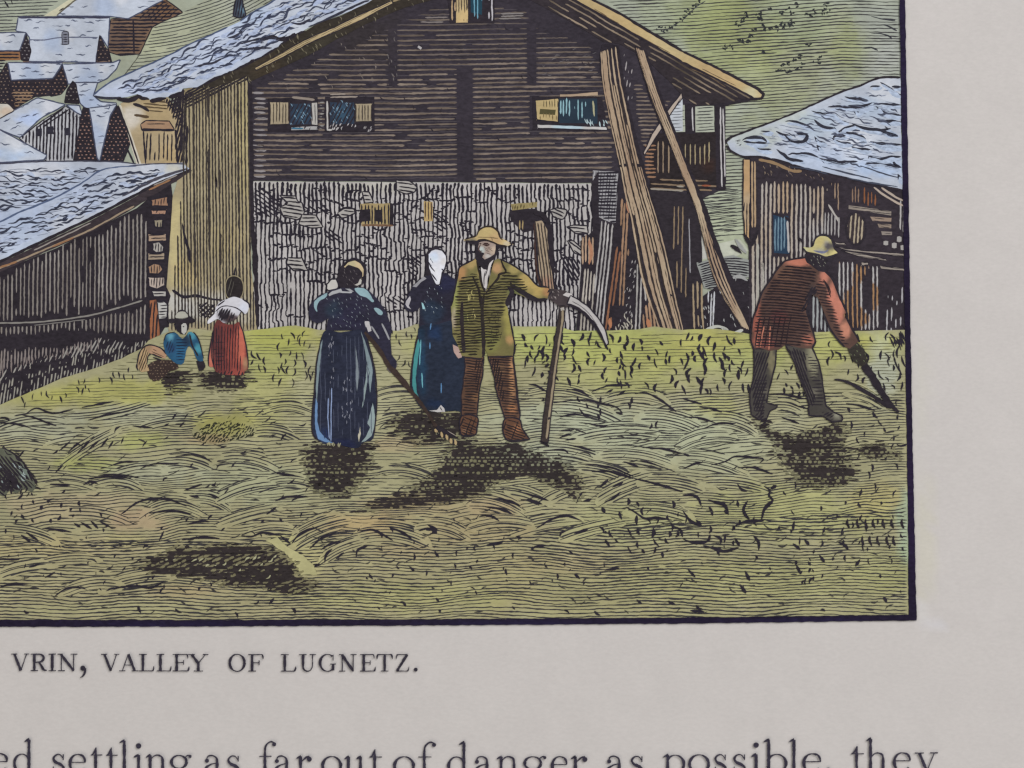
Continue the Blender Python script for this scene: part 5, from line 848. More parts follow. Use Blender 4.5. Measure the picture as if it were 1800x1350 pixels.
e.fill(P1((520, 790), (580, 740), (720, 700), (740, 740), (900, 750), (880, 770), (700, 765), (600, 790), (530, 820)), (166, 166, 168), [], 4); e.fill(P1((780, 700), (860, 700), (920, 750), (870, 750)), (160, 160, 162), [], 4)
dots(e, P1((300, 880), (1100, 800), (1200, 1300), (560, 1320), (520, 900)), 46, (142, 150, 156), clear=6); e.fill(P1((1090, 1230), (1130, 1210), (1200, 1320), (1190, 1350), (1110, 1310)), (176, 174, 176), [], 4); e.sts([PA((1220, 130), (1255, 200), (1280, 260)), PA((1140, 150), (1200, 250))], 3, (150, 150, 152), mat=0); e.fill(PA((1085, 110), (1120, 115), (1140, 190), (1115, 200)), (178, 174, 174), [], 4); e.sts([PA((1130, 260), (1170, 300), (1215, 350))], 2, (170, 168, 166), mat=0)
e = El('skirt', p, 'long navy skirt with pale fold lights')
q = PA((775, 185), (900, 200), (1060, 180), (1110, 260), (1135, 380), (1165, 500), (1170, 620), (1182, 760), (1178, 900), (1160, 1010), (1140, 1050), (1070, 1075), (1040, 1110), (960, 1110), (860, 1080), (790, 1085), (720, 1055), (680, 1010), (668, 900), (690, 650), (705, 450), (730, 300))
e.fill(q, (42, 45, 60), [(570, 765, 14, (40, 50, 78), .7), (605, 782, 26, (34, 38, 68), .7, 10)], 6, mat=1, smooth=True); LT = (122, 136, 140)
for t, c in ((((735, 300), (755, 260), (740, 380), (722, 560), (708, 760), (700, 640), (712, 450)), LT), (((700, 720), (714, 760), (712, 900), (730, 980), (770, 1030), (810, 1060), (840, 1075), (770, 1065), (720, 1040), (694, 960), (692, 860)), (104, 134, 172)), (((1012, 290), (1024, 380), (1036, 460), (1040, 560), (1026, 670), (1014, 560), (1018, 430)), (120, 128, 134)), (((1055, 195), (1085, 260), (1110, 340), (1140, 440), (1150, 520), (1130, 680), (1118, 600), (1124, 520), (1100, 420), (1080, 300)), LT),
             (((1105, 440), (1118, 520), (1100, 640), (1080, 760), (1066, 800), (1076, 680), (1096, 560)), (134, 148, 148)), (((1150, 755), (1166, 850), (1170, 930), (1140, 1020), (1090, 1060), (1060, 1068), (1100, 1020), (1130, 950), (1108, 920), (1130, 840)), (136, 150, 150)), (((1050, 940), (1056, 1000), (1040, 1070), (1034, 1020)), (188, 182, 160))): e.fill(PA(*t), c, [], 4, mat=0)
e.hatch(PA((740, 300), (900, 230), (1060, 220), (1130, 500), (1150, 1000), (900, 1100), (700, 1000), (720, 500)), 90, 7.5, 1.2, (72, 76, 92), gap=.45, gl=24, wob=(1, 40), mat=0)
e.sts([PA((826, 640), (822, 800), (820, 1060)), PA((798, 720), (796, 900), (808, 1040))], 1.6, (140, 156, 190), mat=0); e.sts([PA((760, 980), (770, 1040)), PA((780, 960), (795, 1050))], 2, (40, 50, 84))
e.ticks(PA((800, 210), (850, 210), (850, 620), (800, 620)), 16, (3, 7), (84, 96), (1.2, 1.8), (140, 140, 150)); e.ticks(PA((910, 540), (1000, 540), (1000, 920), (900, 920)), 26, (3, 8), (84, 96), (1.2, 1.9), (136, 138, 150)); e.sts([PA((735, 300), (705, 450), (690, 650), (668, 900), (680, 1010), (720, 1055)), PA((1110, 260), (1165, 500), (1182, 760), (1160, 1010))], 2.4, DK)
e.ticks(PA((780, 1070), (930, 1085), (930, 1105), (790, 1095)), 10, (4, 8), (70, 110), (2, 3), (150, 146, 116))
# --- woman in the white headscarf
P2 = lambda *p: Z(700, 420, 9, *p)
p = person('woman with her back turned in a white headscarf and dark blue green skirt')
q = P2((440, 250), (480, 180), (600, 130), (720, 180), (780, 280), (770, 420), (720, 560), (650, 740), (560, 740), (430, 560)); p.fill(q, DK, [], 5, mat=1)
e = El('bodice', p, 'black bodice'); q = P2((440, 590), (350, 640), (230, 740), (180, 850), (120, 960), (90, 1060), (130, 1140), (220, 1165), (310, 1130), (345, 1080), (340, 1250), (330, 1350)) + [(738, 585), (790, 590), (802, 560), (800, 530)] + P2((960, 820), (930, 640), (840, 610), (760, 540), (640, 560))
e.fill(q, (44, 42, 54), [(760, 550, 20, (42, 58, 76), .7), (785, 500, 16, (46, 48, 76), .7)], 5, mat=1); e.fill(P2((130, 990), (190, 910), (200, 960), (165, 1060), (210, 1120), (150, 1090), (118, 1040)), (176, 172, 176), [], 4, mat=0); e.fill(P2((230, 760), (330, 660), (420, 605), (450, 630), (370, 680), (290, 770)), (150, 148, 152), [], 4, mat=0); dots(e, P2((420, 780), (700, 760), (700, 1180), (400, 1180)), 16, (150, 160, 166), clear=7); e.fill(P2((370, 1010), (400, 1030), (430, 1110), (390, 1120)), (150, 190, 196), [], 4, mat=0)
e = El('headscarf', p, 'white pointed headscarf'); q = P2((480, 250), (520, 190), (600, 160), (700, 190), (760, 270), (770, 360), (740, 470), (700, 530), (680, 620), (655, 740), (590, 730), (540, 620), (480, 460), (475, 340)); e.fill(q, (206, 206, 212), [(764, 452, 9, (196, 208, 230), .9), (780, 460, 6, (202, 196, 190), .7)], 4); e.outline(q, 2); e.sts([P2((480, 370), (520, 450), (580, 520)), P2((530, 550), (570, 610), (615, 665)), P2((690, 480), (720, 510))], 2.2); e.ticks(P2((520, 320), (560, 320), (570, 440), (520, 430)), 4, (3, 5), (110, 140), (1.4, 2), (60, 70, 90))
e = El('skirt', p, 'dark skirt with a teal lit edge'); q = [(738, 574), (735, 600), (728, 630), (722, 660), (724, 688), (732, 706), (742, 718), (760, 724), (800, 722), (826, 722), (822, 660), (812, 610), (800, 566), (770, 570)]
e.fill(q, (40, 46, 60), [(765, 585, 14, (34, 52, 84), .7), (742, 640, 8, (34, 68, 94), .6, 60), (765, 710, 16, (34, 48, 76), .7, 8)], 5, mat=1, smooth=True); e.fill(PA((1510, 250), (1525, 300), (1505, 420), (1490, 560), (1500, 680), (1530, 760), (1490, 720), (1462, 620), (1466, 500), (1480, 360)), (72, 138, 138), [], 4, mat=0); e.sts([PA((1530, 260), (1520, 460)), PA((1536, 520), (1545, 640))], 1.8, (110, 170, 180), mat=0); e.sts([PA((1610, 130), (1606, 180)), PA((1690, 600), (1690, 680)), PA((1600, 280), (1602, 330))], 2, (90, 130, 170), mat=0); e.st(PA((1505, 220), (1470, 400), (1450, 600), (1470, 690), (1530, 780)), 2.6, DK)
e = El('shoe', p, 'pale shoe tips'); e.fill(PA((1590, 818), (1660, 815), (1690, 775), (1715, 800), (1722, 830), (1660, 830)), (186, 182, 180), [], 4); e.st(PA((1680, 790), (1700, 820)), 1.6)

rk = El('rake', None, 'long handled wooden hay rake with short tan teeth'); rk.st(PA((1085, 200), (1150, 275), (1215, 360), (1280, 470), (1330, 520), (1440, 650), (1550, 790), (1650, 945)), [5, 7, 8, 10, 7, 6, 6], (62, 50, 46), taper=False); rk.sts([PA((1340, 540), (1440, 660), (1540, 790))], 1.6, (128, 108, 86), mat=0); rk.st(PA((1650, 945), (1720, 985), (1810, 1035)), [9, 6, 4], DK)
rk.sts([PA((1545, 795), (1590, 860), (1640, 930)), PA((1680, 950), (1740, 985), (1800, 1018))], 2.6, (176, 164, 150), mat=0); rk.sts([PA((1640, 965), (1660, 995)), PA((1690, 985), (1700, 1030)), PA((1730, 1010), (1740, 1050)), PA((1765, 1040), (1770, 1080)), PA((1800, 1050), (1806, 1090))], 5, (182, 156, 106), mat=0); rk.sts([PA((1655, 985), (1680, 1030)), PA((1715, 1000), (1722, 1050)), PA((1750, 1020), (1756, 1070)), PA((1785, 1040), (1792, 1085))], 3, DK)

# --- man with the scythe
P3 = lambda *p: Z(780, 390, 9, *p); PB = lambda *p: Z(800, 540, 4.5, *p)
p = person('bearded man facing front in a straw hat, olive coat and brown trousers, hand on a scythe')
q = P3((500, 330), (560, 290), (840, 310), (880, 400), (830, 540), (800, 640), (720, 720), (640, 760), (560, 690), (500, 580), (510, 450)); p.fill(q, DK, [], 5, mat=1)
q = P3((560, 330), (640, 310), (740, 320), (820, 360), (830, 440), (800, 520), (730, 560), (650, 600), (610, 570), (640, 500), (570, 470), (545, 420)); p.fill(q, (154, 136, 126), [(846, 440, 7, (176, 188, 186), .9), (868, 440, 7, (196, 174, 150), .9), (852, 430, 8, (140, 122, 112), .8, 4), (858, 450, 7, (186, 182, 178), .8, 5)], 3)
p.sts([P3((615, 368), (650, 352), (690, 352), (725, 372)), P3((640, 375), (680, 380), (715, 378))], [2, 3.2, 2], (58, 38, 38)); p.sts([P3((580, 340), (575, 380), (550, 430), (575, 470), (610, 462))], [1.6, 2.4, 2.8, 2], (84, 66, 64)); p.sts([P3((565, 345), (600, 350))], [2, 3, 2], (58, 40, 40))
p.sts([P3((640, 410), (700, 440)), P3((650, 440), (720, 480)), P3((690, 400), (760, 430)), P3((680, 500), (740, 520)), P3((700, 420), (780, 470))], 1.1, (110, 90, 82)); p.st(P3((570, 510), (605, 520), (640, 508)), [3, 6, 3], DK); p.st(P3((585, 505), (608, 510)), 2.4, (180, 130, 126), mat=0); p.sts([P3((540, 400), (520, 480), (540, 560), (600, 600)), P3((830, 360), (840, 460), (810, 550))], [3, 5, 4], DK)
q = P3((590, 720), (640, 760), (740, 640), (790, 600), (740, 720), (700, 900), (670, 1060), (630, 1040), (600, 860)); p.fill(q, (196, 190, 188), [], 4); p.sts([P3((660, 780), (640, 900), (640, 1020)), P3((700, 720), (660, 860))], 1.6)
p.fill(P3((560, 620), (640, 600), (760, 600), (720, 680), (690, 770), (640, 750), (600, 720)), DK, [], 4, mat=1)
q = [(964, 508), (975, 508), (992, 511), (1006, 518), (1004, 530), (998, 540), (986, 542), (974, 532), (964, 526)]; p.fill(q, (66, 58, 60), [], 4, mat=1); p.fill(Z(800, 280, 4.5, (850, 1075), (880, 1055), (925, 1065), (935, 1095), (900, 1095)), (190, 184, 182), [], 4); p.ticks([(966, 510), (984, 512), (986, 530), (968, 526)], 8, (3, 5), (100, 140), (1.4, 2), (150, 140, 136))
p.fill([(796, 606), (808, 612), (812, 628), (806, 630), (798, 620)], (180, 150, 140), [], 4)
e = El('trousers', p, 'brown trousers')
for q, bl in ((PB((70, 380), (225, 390), (222, 500), (205, 600), (180, 760), (175, 880), (170, 980), (160, 1010), (60, 1010), (55, 880), (48, 740), (62, 600), (78, 480)), [(830, 650, 12, (132, 90, 60), .7), (836, 700, 8, (150, 106, 64), .8)]), (PB((260, 385), (460, 380), (468, 480), (485, 600), (492, 740), (510, 840), (515, 900), (400, 890), (380, 840), (350, 740), (322, 650), (300, 520)), [(900, 660, 6, (188, 134, 84), 1, 50), (880, 650, 10, (140, 104, 70), .7), (900, 720, 8, (190, 124, 70), .8)])):
    e.fill(q, (98, 70, 54), bl, 4, rough=1.2); e.hatch(q, -4, 4.9, 2.6, (46, 38, 40), gap=.05, wob=(.9, 12)); e.outline(q, 2.2, rough=.9)
e.hatch(PB((262, 400), (340, 400), (380, 560), (400, 760), (350, 740), (300, 540)), 80, 5, 3, (46, 38, 40)); e.hatch(PB((150, 420), (222, 400), (190, 700), (170, 700)), 80, 5, 2.4, (46, 38, 40)); e.st(PB((455, 400), (478, 560), (500, 760), (515, 860)), 3.4, DK)
for q in (PB((52, 860), (175, 870), (172, 960), (160, 1010), (70, 1020), (40, 980)), PB((400, 880), (510, 890), (530, 960), (580, 1035), (575, 1048), (440, 1060), (395, 1030), (378, 960))):
    b = El('boot', p, 'brown boot'); b.fill(q, (104, 70, 50), [(909, 755, 7, (176, 116, 72), .9), (818, 758, 5, (150, 110, 80), .8)], 4, smooth=True); b.hatch(q, -20, 4.6, 2.4, (46, 38, 40), gap=.25, wob=(1, 10)); b.hatch(q, 70, 6.6, 2.4, (46, 38, 40), gap=.45); b.outline(q, 2.6, smooth=True); b.st(PB((420, 1058), (500, 1060), (578, 1045)) if q[0][0] > 850 else PB((60, 1018), (150, 1016)), 4, DK)
e = El('coat', p, 'olive coat turning yellow on the lit sleeve')
q = P3((500, 590), (400, 640), (250, 720), (230, 830), (180, 1060), (140, 1200), (115, 1350)) + [(794, 560), (796, 590), (804, 606), (812, 626), (846, 630), (852, 612), (858, 626), (902, 625), (903, 604), (898, 578), (894, 552), (890, 534)] + P3((1030, 1230), (1100, 1130), (1250, 1180), (1400, 1230), (1500, 1250), (1640, 1220), (1680, 1080), (1640, 1040), (1480, 1020), (1330, 860), (1200, 760), (1050, 680), (920, 600), (850, 590), (800, 620), (760, 760), (690, 1050), (650, 1120), (600, 1000), (550, 760), (540, 640))
OL = (116, 108, 62)
e.fill(q, OL, [(812, 482, 12, (186, 134, 76), 1), (830, 462, 12, (182, 150, 84), .9), (872, 470, 12, (190, 142, 92), 1), (925, 490, 16, (192, 164, 84), 1), (945, 506, 16, (192, 160, 78), 1), (962, 512, 10, (190, 132, 78), .9), (905, 474, 12, (176, 156, 84), .9), (799, 520, 7, (152, 156, 82), .9, 34), (893, 560, 10, (168, 156, 66), .9, 30), (896, 598, 8, (196, 148, 84), .9), (862, 600, 20, (126, 126, 60), .7), (798, 560, 6, (176, 160, 140), .9, 20), (845, 480, 8, (172, 146, 76), .9), (815, 560, 12, (104, 106, 62), .8), (905, 512, 14, (100, 108, 66), .8, 8)], 4)
e.hatch([(806, 486), (836, 480), (850, 510), (866, 500), (886, 476), (918, 488), (930, 506), (925, 518), (896, 508), (892, 540), (884, 560), (880, 600), (860, 622), (848, 600), (842, 626), (806, 622), (796, 590), (796, 560), (800, 520)], 2, 5.2, 2.9, (46, 42, 36), wob=(1.5, 13), gap=.04, wmod=.45)
e.ticks([(858, 548), (884, 548), (884, 600), (860, 604)], 22, (4, 8), (80, 100), (1.3, 1.8), (58, 54, 40)); e.ticks([(818, 510), (834, 508), (834, 560), (820, 562)], 12, (7, 14), (80, 100), (1.4, 2), (176, 164, 92))
e.sts([P3((520, 620), (560, 800), (600, 980), (650, 1110)), P3((900, 600), (940, 700), (985, 800), (880, 830), (860, 900), (740, 1040), (660, 1140)), P3((450, 860), (500, 960), (560, 1100), (580, 1350)), P3((640, 1140), (625, 1300), (620, 1400)), P3((1050, 940), (1080, 1060), (1120, 1120))], [2.5, 4, 3], (46, 40, 38)); e.sts([[(846, 520), (848, 560), (850, 600), (850, 626)], [(812, 530), (812, 570), (816, 620)]], [4, 7, 6], (48, 42, 44)); e.sts([P3((1010, 1020), (1080, 1120), (1020, 1260), (1000, 1340))], [4, 9, 8], DK); e.sts([P3((1060, 1000), (1200, 1090), (1350, 1180), (1480, 1240), (1640, 1230))], [6, 9, 8, 5], DK)
e.sts([P3((490, 595), (380, 650), (250, 725), (225, 840), (180, 1060), (120, 1340)), P3((880, 590), (1060, 670), (1220, 770), (1340, 860), (1480, 1010), (1650, 1040)), [(894, 548), (900, 580), (905, 610), (903, 626)], [(812, 628), (846, 632)], [(858, 628), (902, 627)]], 2.8); e.hatch(P3((1640, 1040), (1720, 1070), (1760, 1150), (1640, 1230)), 60, 5, 3, DK)
e = El('hat', p, 'straw hat with a wide brim'); q = P3((320, 290), (400, 260), (520, 220), (560, 140), (640, 95), (760, 90), (840, 140), (880, 240), (980, 300), (1090, 350), (1080, 375), (1000, 385), (900, 370), (780, 330), (660, 290), (560, 290), (500, 340), (420, 340), (350, 310)); e.fill(q, (196, 168, 106), [(870, 425, 14, (194, 156, 104), .8), (826, 424, 10, (110, 104, 92), 1, 7), (852, 408, 14, (196, 172, 104), .7), (890, 430, 8, (188, 178, 160), .7)], 4, smooth=True)
e.sts([P3((520, 230), (560, 140), (640, 90), (760, 85), (850, 150), (890, 250), (930, 290)), P3((330, 290), (420, 255), (520, 230)), P3((540, 290), (650, 285), (780, 330), (900, 375), (1000, 388)), P3((820, 100), (870, 170), (900, 250))], [2, 3, 3], (52, 44, 42)); e.st(P3((340, 300), (430, 330), (520, 330), (560, 300)), [3, 7, 5], DK); e.st(P3((1040, 340), (1095, 360), (1040, 385)), 4, DK); e.sts([P3((540, 250), (700, 250), (860, 270)), P3((760, 260), (770, 300))], 1.3, (120, 96, 60)); e.st(P3((830, 380), (900, 400), (960, 400)), [3, 8, 4], DK)
sc = El('scythe', None, 'scythe standing upright beside the man, pale curved blade pointing right')
q = PB((830, -10), (872, -10), (862, 100), (840, 240), (800, 500), (770, 760), (735, 1075), (680, 1065), (700, 860), (735, 600), (770, 380), (800, 180)); sc.fill(q, (60, 52, 50), [], 5, mat=1); sc.sts([PB((850, 20), (846, 120), (815, 330), (790, 500), (762, 720), (722, 1040))], 3.6, (150, 134, 108), mat=0); sc.outline(q, 1.8, DK); sc.ticks(PB((690, 300), (800, 300), (760, 800), (690, 1060)), 10, (3, 6), (30, 80), (3, 5), DK); sc.st(PB((835, 20), (862, 15)), 6, (170, 164, 158), mat=0); sc.st(PB((670, 1060), (745, 1100)), 4, DK); sc.st(PB((720, 455), (735, 470)), 9, DK)
q = [(1003, 520), (1018, 528), (1036, 541), (1052, 560), (1064, 580), (1070, 604), (1065, 608), (1056, 588), (1042, 568), (1024, 550), (1006, 540), (996, 534)]; b = El('blade', sc, 'pale steel blade'); b.fill(q, (180, 175, 173), [], 4); b.outline(q, 2.4); b.st([(998, 535), (1016, 544), (1034, 558), (1052, 582), (1064, 606)], [5, 6, 6, 3], DK); b.st([(1006, 530), (1030, 546), (1050, 572)], 1.2, (100, 96, 98))

# --- stooping man at the right
P4 = lambda *p: Z(1300, 400, 9, *p); PC = lambda *p: Z(1200, 540, 4.5, *p)
p = person('man stooping to mow at the right border in a pale hat and rust red coat')
q = P4((1030, 420), (1090, 400), (1500, 420), (1450, 560), (1400, 680), (1340, 720), (1200, 690), (1060, 600), (1030, 500)); p.fill(q, DK, [], 5, mat=1); dots(p, P4((1110, 440), (1360, 440), (1340, 640), (1150, 600)), 12, (150, 150, 134))
q = PC((1290, 280), (1370, 270), (1430, 330), (1450, 400), (1465, 460), (1420, 470), (1350, 430), (1310, 360)); p.fill(q, (56, 52, 48), [], 5, mat=1); dots(p, q, 10, (130, 140, 100))
e = El('trousers', p, 'dark grey brown trousers')
for q, bl in ((PC((560, 330), (740, 330), (730, 460), (700, 580), (670, 700), (660, 760), (750, 780), (740, 800), (690, 820), (660, 890), (600, 890), (540, 850), (530, 760), (528, 680), (555, 580), (562, 460)), [(1355, 630, 6, (132, 124, 92), .9, 30), (1348, 690, 10, (110, 104, 92), .7)]), (PC((810, 300), (1020, 320), (1070, 430), (1095, 540), (1110, 660), (1130, 780), (1190, 830), (1260, 860), (1262, 900), (1180, 910), (1100, 860), (1000, 860), (990, 800), (1000, 780), (970, 680), (930, 580), (880, 440)), [(1428, 635, 12, (156, 152, 120), .9, 26), (1432, 690, 8, (120, 114, 100), .7), (1470, 728, 8, (166, 164, 140), .8)])):
    e.fill(q, (72, 68, 64), bl, 5); e.outline(q, 2.8, DK)
e.hatch(PC((570, 340), (690, 340), (660, 560), (640, 860), (560, 850), (545, 680)), 70, 4.6, 3.2, DK); e.hatch(PC((820, 320), (960, 340), (990, 560), (1060, 780), (1000, 780), (900, 470)), 110, 4.6, 3.4, DK); e.hatch(PC((960, 350), (1070, 420), (1095, 560), (1000, 540)), 0, 5.4, 2.2, DK); e.hatch(PC((560, 560), (680, 580), (650, 860), (550, 820)), 0, 6.4, 2.6, DK); e.hatch(PC((1010, 540), (1100, 560), (1130, 780), (1010, 780)), 0, 6, 2.6, DK); e.hatch(PC((1080, 820), (1200, 840), (1180, 910), (1100, 860)), 30, 5, 3.6, DK); e.hatch(PC((540, 830), (640, 830), (700, 960), (620, 960)), 40, 5, 3.6, DK)
e = El('coat', p, 'rust red coat with a pink lit sleeve')
q = P4((1030, 490), (900, 500), (720, 540), (600, 660), (440, 900), (340, 1060), (270, 1280), (240, 1350)) + PC((555, 110), (540, 250), (560, 330), (610, 325), (680, 350), (760, 335), (820, 295), (920, 325), (1020, 330), (1045, 270), (1010, 140), (975, 20)) + P4((980, 1350), (1060, 1250), (1080, 1160), (1130, 1060), (1230, 1110), (1330, 1350)) + PC((1130, 80), (1180, 200), (1270, 310), (1320, 330), (1390, 270), (1340, 180), (1270, 60)) + P4((1680, 1350), (1560, 1100), (1480, 880), (1420, 780), (1340, 710), (1240, 700), (1120, 600), (1060, 560))
e.fill(q, (92, 68, 60), [(1404, 460, 22, (206, 120, 92), 1, 9), (1448, 490, 10, (206, 124, 98), 1, 14), (1462, 515, 9, (210, 124, 98), 1, 24), (1474, 548, 9, (208, 124, 98), 1, 26), (1486, 580, 9, (204, 130, 100), 1, 20), (1330, 570, 9, (176, 92, 72), .9, 40), (1350, 602, 20, (150, 76, 66), .8, 10), (1420, 598, 10, (190, 110, 84), .9, 8), (1380, 490, 20, (130, 92, 70), .6), (1370, 560, 16, (110, 60, 58), .7), (1426, 520, 10, (70, 58, 56), .9, 30), (1330, 530, 8, (180, 90, 64), .8)], 4)
e.hatch(P4((700, 600), (1080, 590), (1240, 740), (1140, 1000), (1060, 1250)) + PC((980, 40), (1010, 160), (1030, 300), (830, 300), (700, 330), (560, 310), (560, 120)) + P4((300, 1280), (420, 980), (560, 760)), -5, 5.4, 3.1, (44, 36, 40), wob=(.9, 30), gap=.04, flow=lambda x, y: ((x - 1390) / 50.) ** 2 * 2)
e.hatch(P4((1240, 760), (1330, 860), (1400, 1000), (1480, 1200), (1530, 1350)) + PC((1240, 140), (1290, 230), (1320, 320), (1250, 290), (1140, 80)) + P4((1300, 1260), (1200, 1060), (1130, 1020)), -8, 5.4, 2.6, (46, 38, 42), gap=.04); e.hatch(PC((570, 60), (900, 60), (820, 300), (700, 330), (570, 320)), 80, 8.6, 2.6, (50, 38, 42), gap=.12)
e.hatch(P4((1100, 940), (1240, 900), (1260, 1060), (1130, 1080), (1060, 1260), (960, 1350)), 60, 5, 4, DK); e.sts([P4((1310, 830), (1380, 950), (1440, 1110)), P4((1320, 820), (1400, 940), (1440, 1060))], [1.4, 2.4, 1.4], (46, 38, 42)); e.sts([P4((1030, 480), (880, 500), (720, 530), (600, 650), (440, 890), (340, 1050), (270, 1280)) + PC((550, 110), (535, 250), (560, 340)), P4((1340, 700), (1440, 790), (1500, 900), (1580, 1110), (1690, 1350)) + PC((1300, 100), (1370, 230), (1400, 280)), PC((975, 20), (1010, 140), (1045, 270), (1020, 330)), PC((1110, 60), (1180, 200), (1280, 320))], 3.4, DK); e.sts([PC((640, 150), (610, 320)), PC((690, 150), (680, 340)), PC((590, 200), (585, 320))], 2, (196, 118, 90), mat=0)
e = El('hat', p, 'pale yellow grey hat'); q = P4((1010, 310), (1060, 320), (1150, 310), (1170, 230), (1230, 150), (1340, 140), (1430, 190), (1470, 280), (1490, 350), (1545, 410), (1500, 440), (1420, 460), (1340, 470), (1250, 430), (1150, 410), (1060, 390), (1020, 350)); e.fill(q, (196, 184, 122), [(1450, 430, 7, (140, 138, 150), .9), (1458, 436, 8, (70, 66, 76), .9, 10), (1440, 443, 10, (150, 150, 160), .8, 5), (1416, 438, 6, (196, 196, 150), .8), (1440, 424, 10, (200, 180, 106), .8), (1462, 445, 8, (200, 186, 112), .8)], 4, smooth=True); e.sts([P4((1160, 300), (1180, 210), (1240, 140), (1350, 120), (1440, 180), (1480, 280), (1490, 340)), P4((1000, 320), (1050, 390), (1150, 415), (1250, 435), (1340, 475), (1440, 460), (1550, 415))], [2, 3.4, 2.6], (50, 46, 54)); e.sts([P4((1160, 370), (1240, 390), (1330, 400), (1400, 360))], [2, 4, 2], (106, 108, 130)); e.st(P4((920, 150), (960, 200), (1010, 240)), [2, 5, 3], DK)
sc = El('scythe', None, 'scythe held low by the stooping man, thin dark blade curving over the grass')
sc.st(PC((1430, 460), (1500, 560), (1580, 690), (1650, 780), (1705, 835)), [13, 12, 13, 9, 5], DK, taper=False); sc.sts([PC((1455, 470), (1560, 620), (1640, 740))], 2, (150, 146, 132), mat=0); sc.sts([PC((1440, 480), (1540, 640))], 1.4, (130, 126, 112), mat=0); b = El('blade', sc, 'thin dark blade'); b.st(PC((1195, 572), (1290, 590), (1390, 640), (1500, 705), (1580, 760), (1650, 800)), [2.5, 6, 7, 7, 8, 6], DK); b.sts([PC((1320, 590), (1420, 620), (1540, 690)), PC((1470, 700), (1550, 750))], 1.6, (176, 172, 130), mat=0)

# ================================================================== lettering
def pen(e, x0, w, yb, h, strokes, ink=(52, 48, 58)):
    for kind, *a in strokes:
        if kind == 'l':           # straight stroke, given thickness in units of height
            (ax, ay), (bx, by), t = a
            e.st([(x0 + ax * w, yb - ay * h), (x0 + bx * w, yb - by * h)], [t * h, t * h], ink, smooth=False, step=2.2, rough=.16, taper=False)
        elif kind == 'c':         # free curve with changing thickness
            pts, ts = a
            e.st([(x0 + px_ * w, yb - py_ * h) for px_, py_ in pts], [t * h for t in ts], ink, step=2.0, rough=.14, taper=False)
        elif kind == 'o':         # bowl: upright ellipse, thick at the flanks
            (cx, cy), (rx, ry), lo, hi, a0, a1 = a
            th = np.radians(np.linspace(a0, a1, 30)); pp = np.c_[x0 + (cx + rx * np.cos(th)) * w, yb - (cy + ry * np.sin(th)) * h]
            e.st(pp, (lo + (hi - lo) * np.abs(np.cos(th)) ** 1.6) * h, ink, smooth=False, step=1.8, rough=.12, taper=False)
        elif kind == 'd':         # round dot
            (cx, cy), r = a
            th = np.linspace(0, 2 * math.pi, 15)[:-1]; pp = np.c_[x0 + cx * w + r * h * np.cos(th), yb - cy * h + r * h * np.sin(th)]
            e.fill(pp, ink, [], 3, rough=.15, mat=1)
TH, HL = .155, .055
def S(x, w=.30, y=.025): return ('l', (x - w / 2, y), (x + w / 2, y), HL)          # foot serif
def St(x, w=.30): return S(x, w, .975)
def stem(x, y0=0, y1=1, t=TH): return ('l', (x, y0), (x, y1), t)
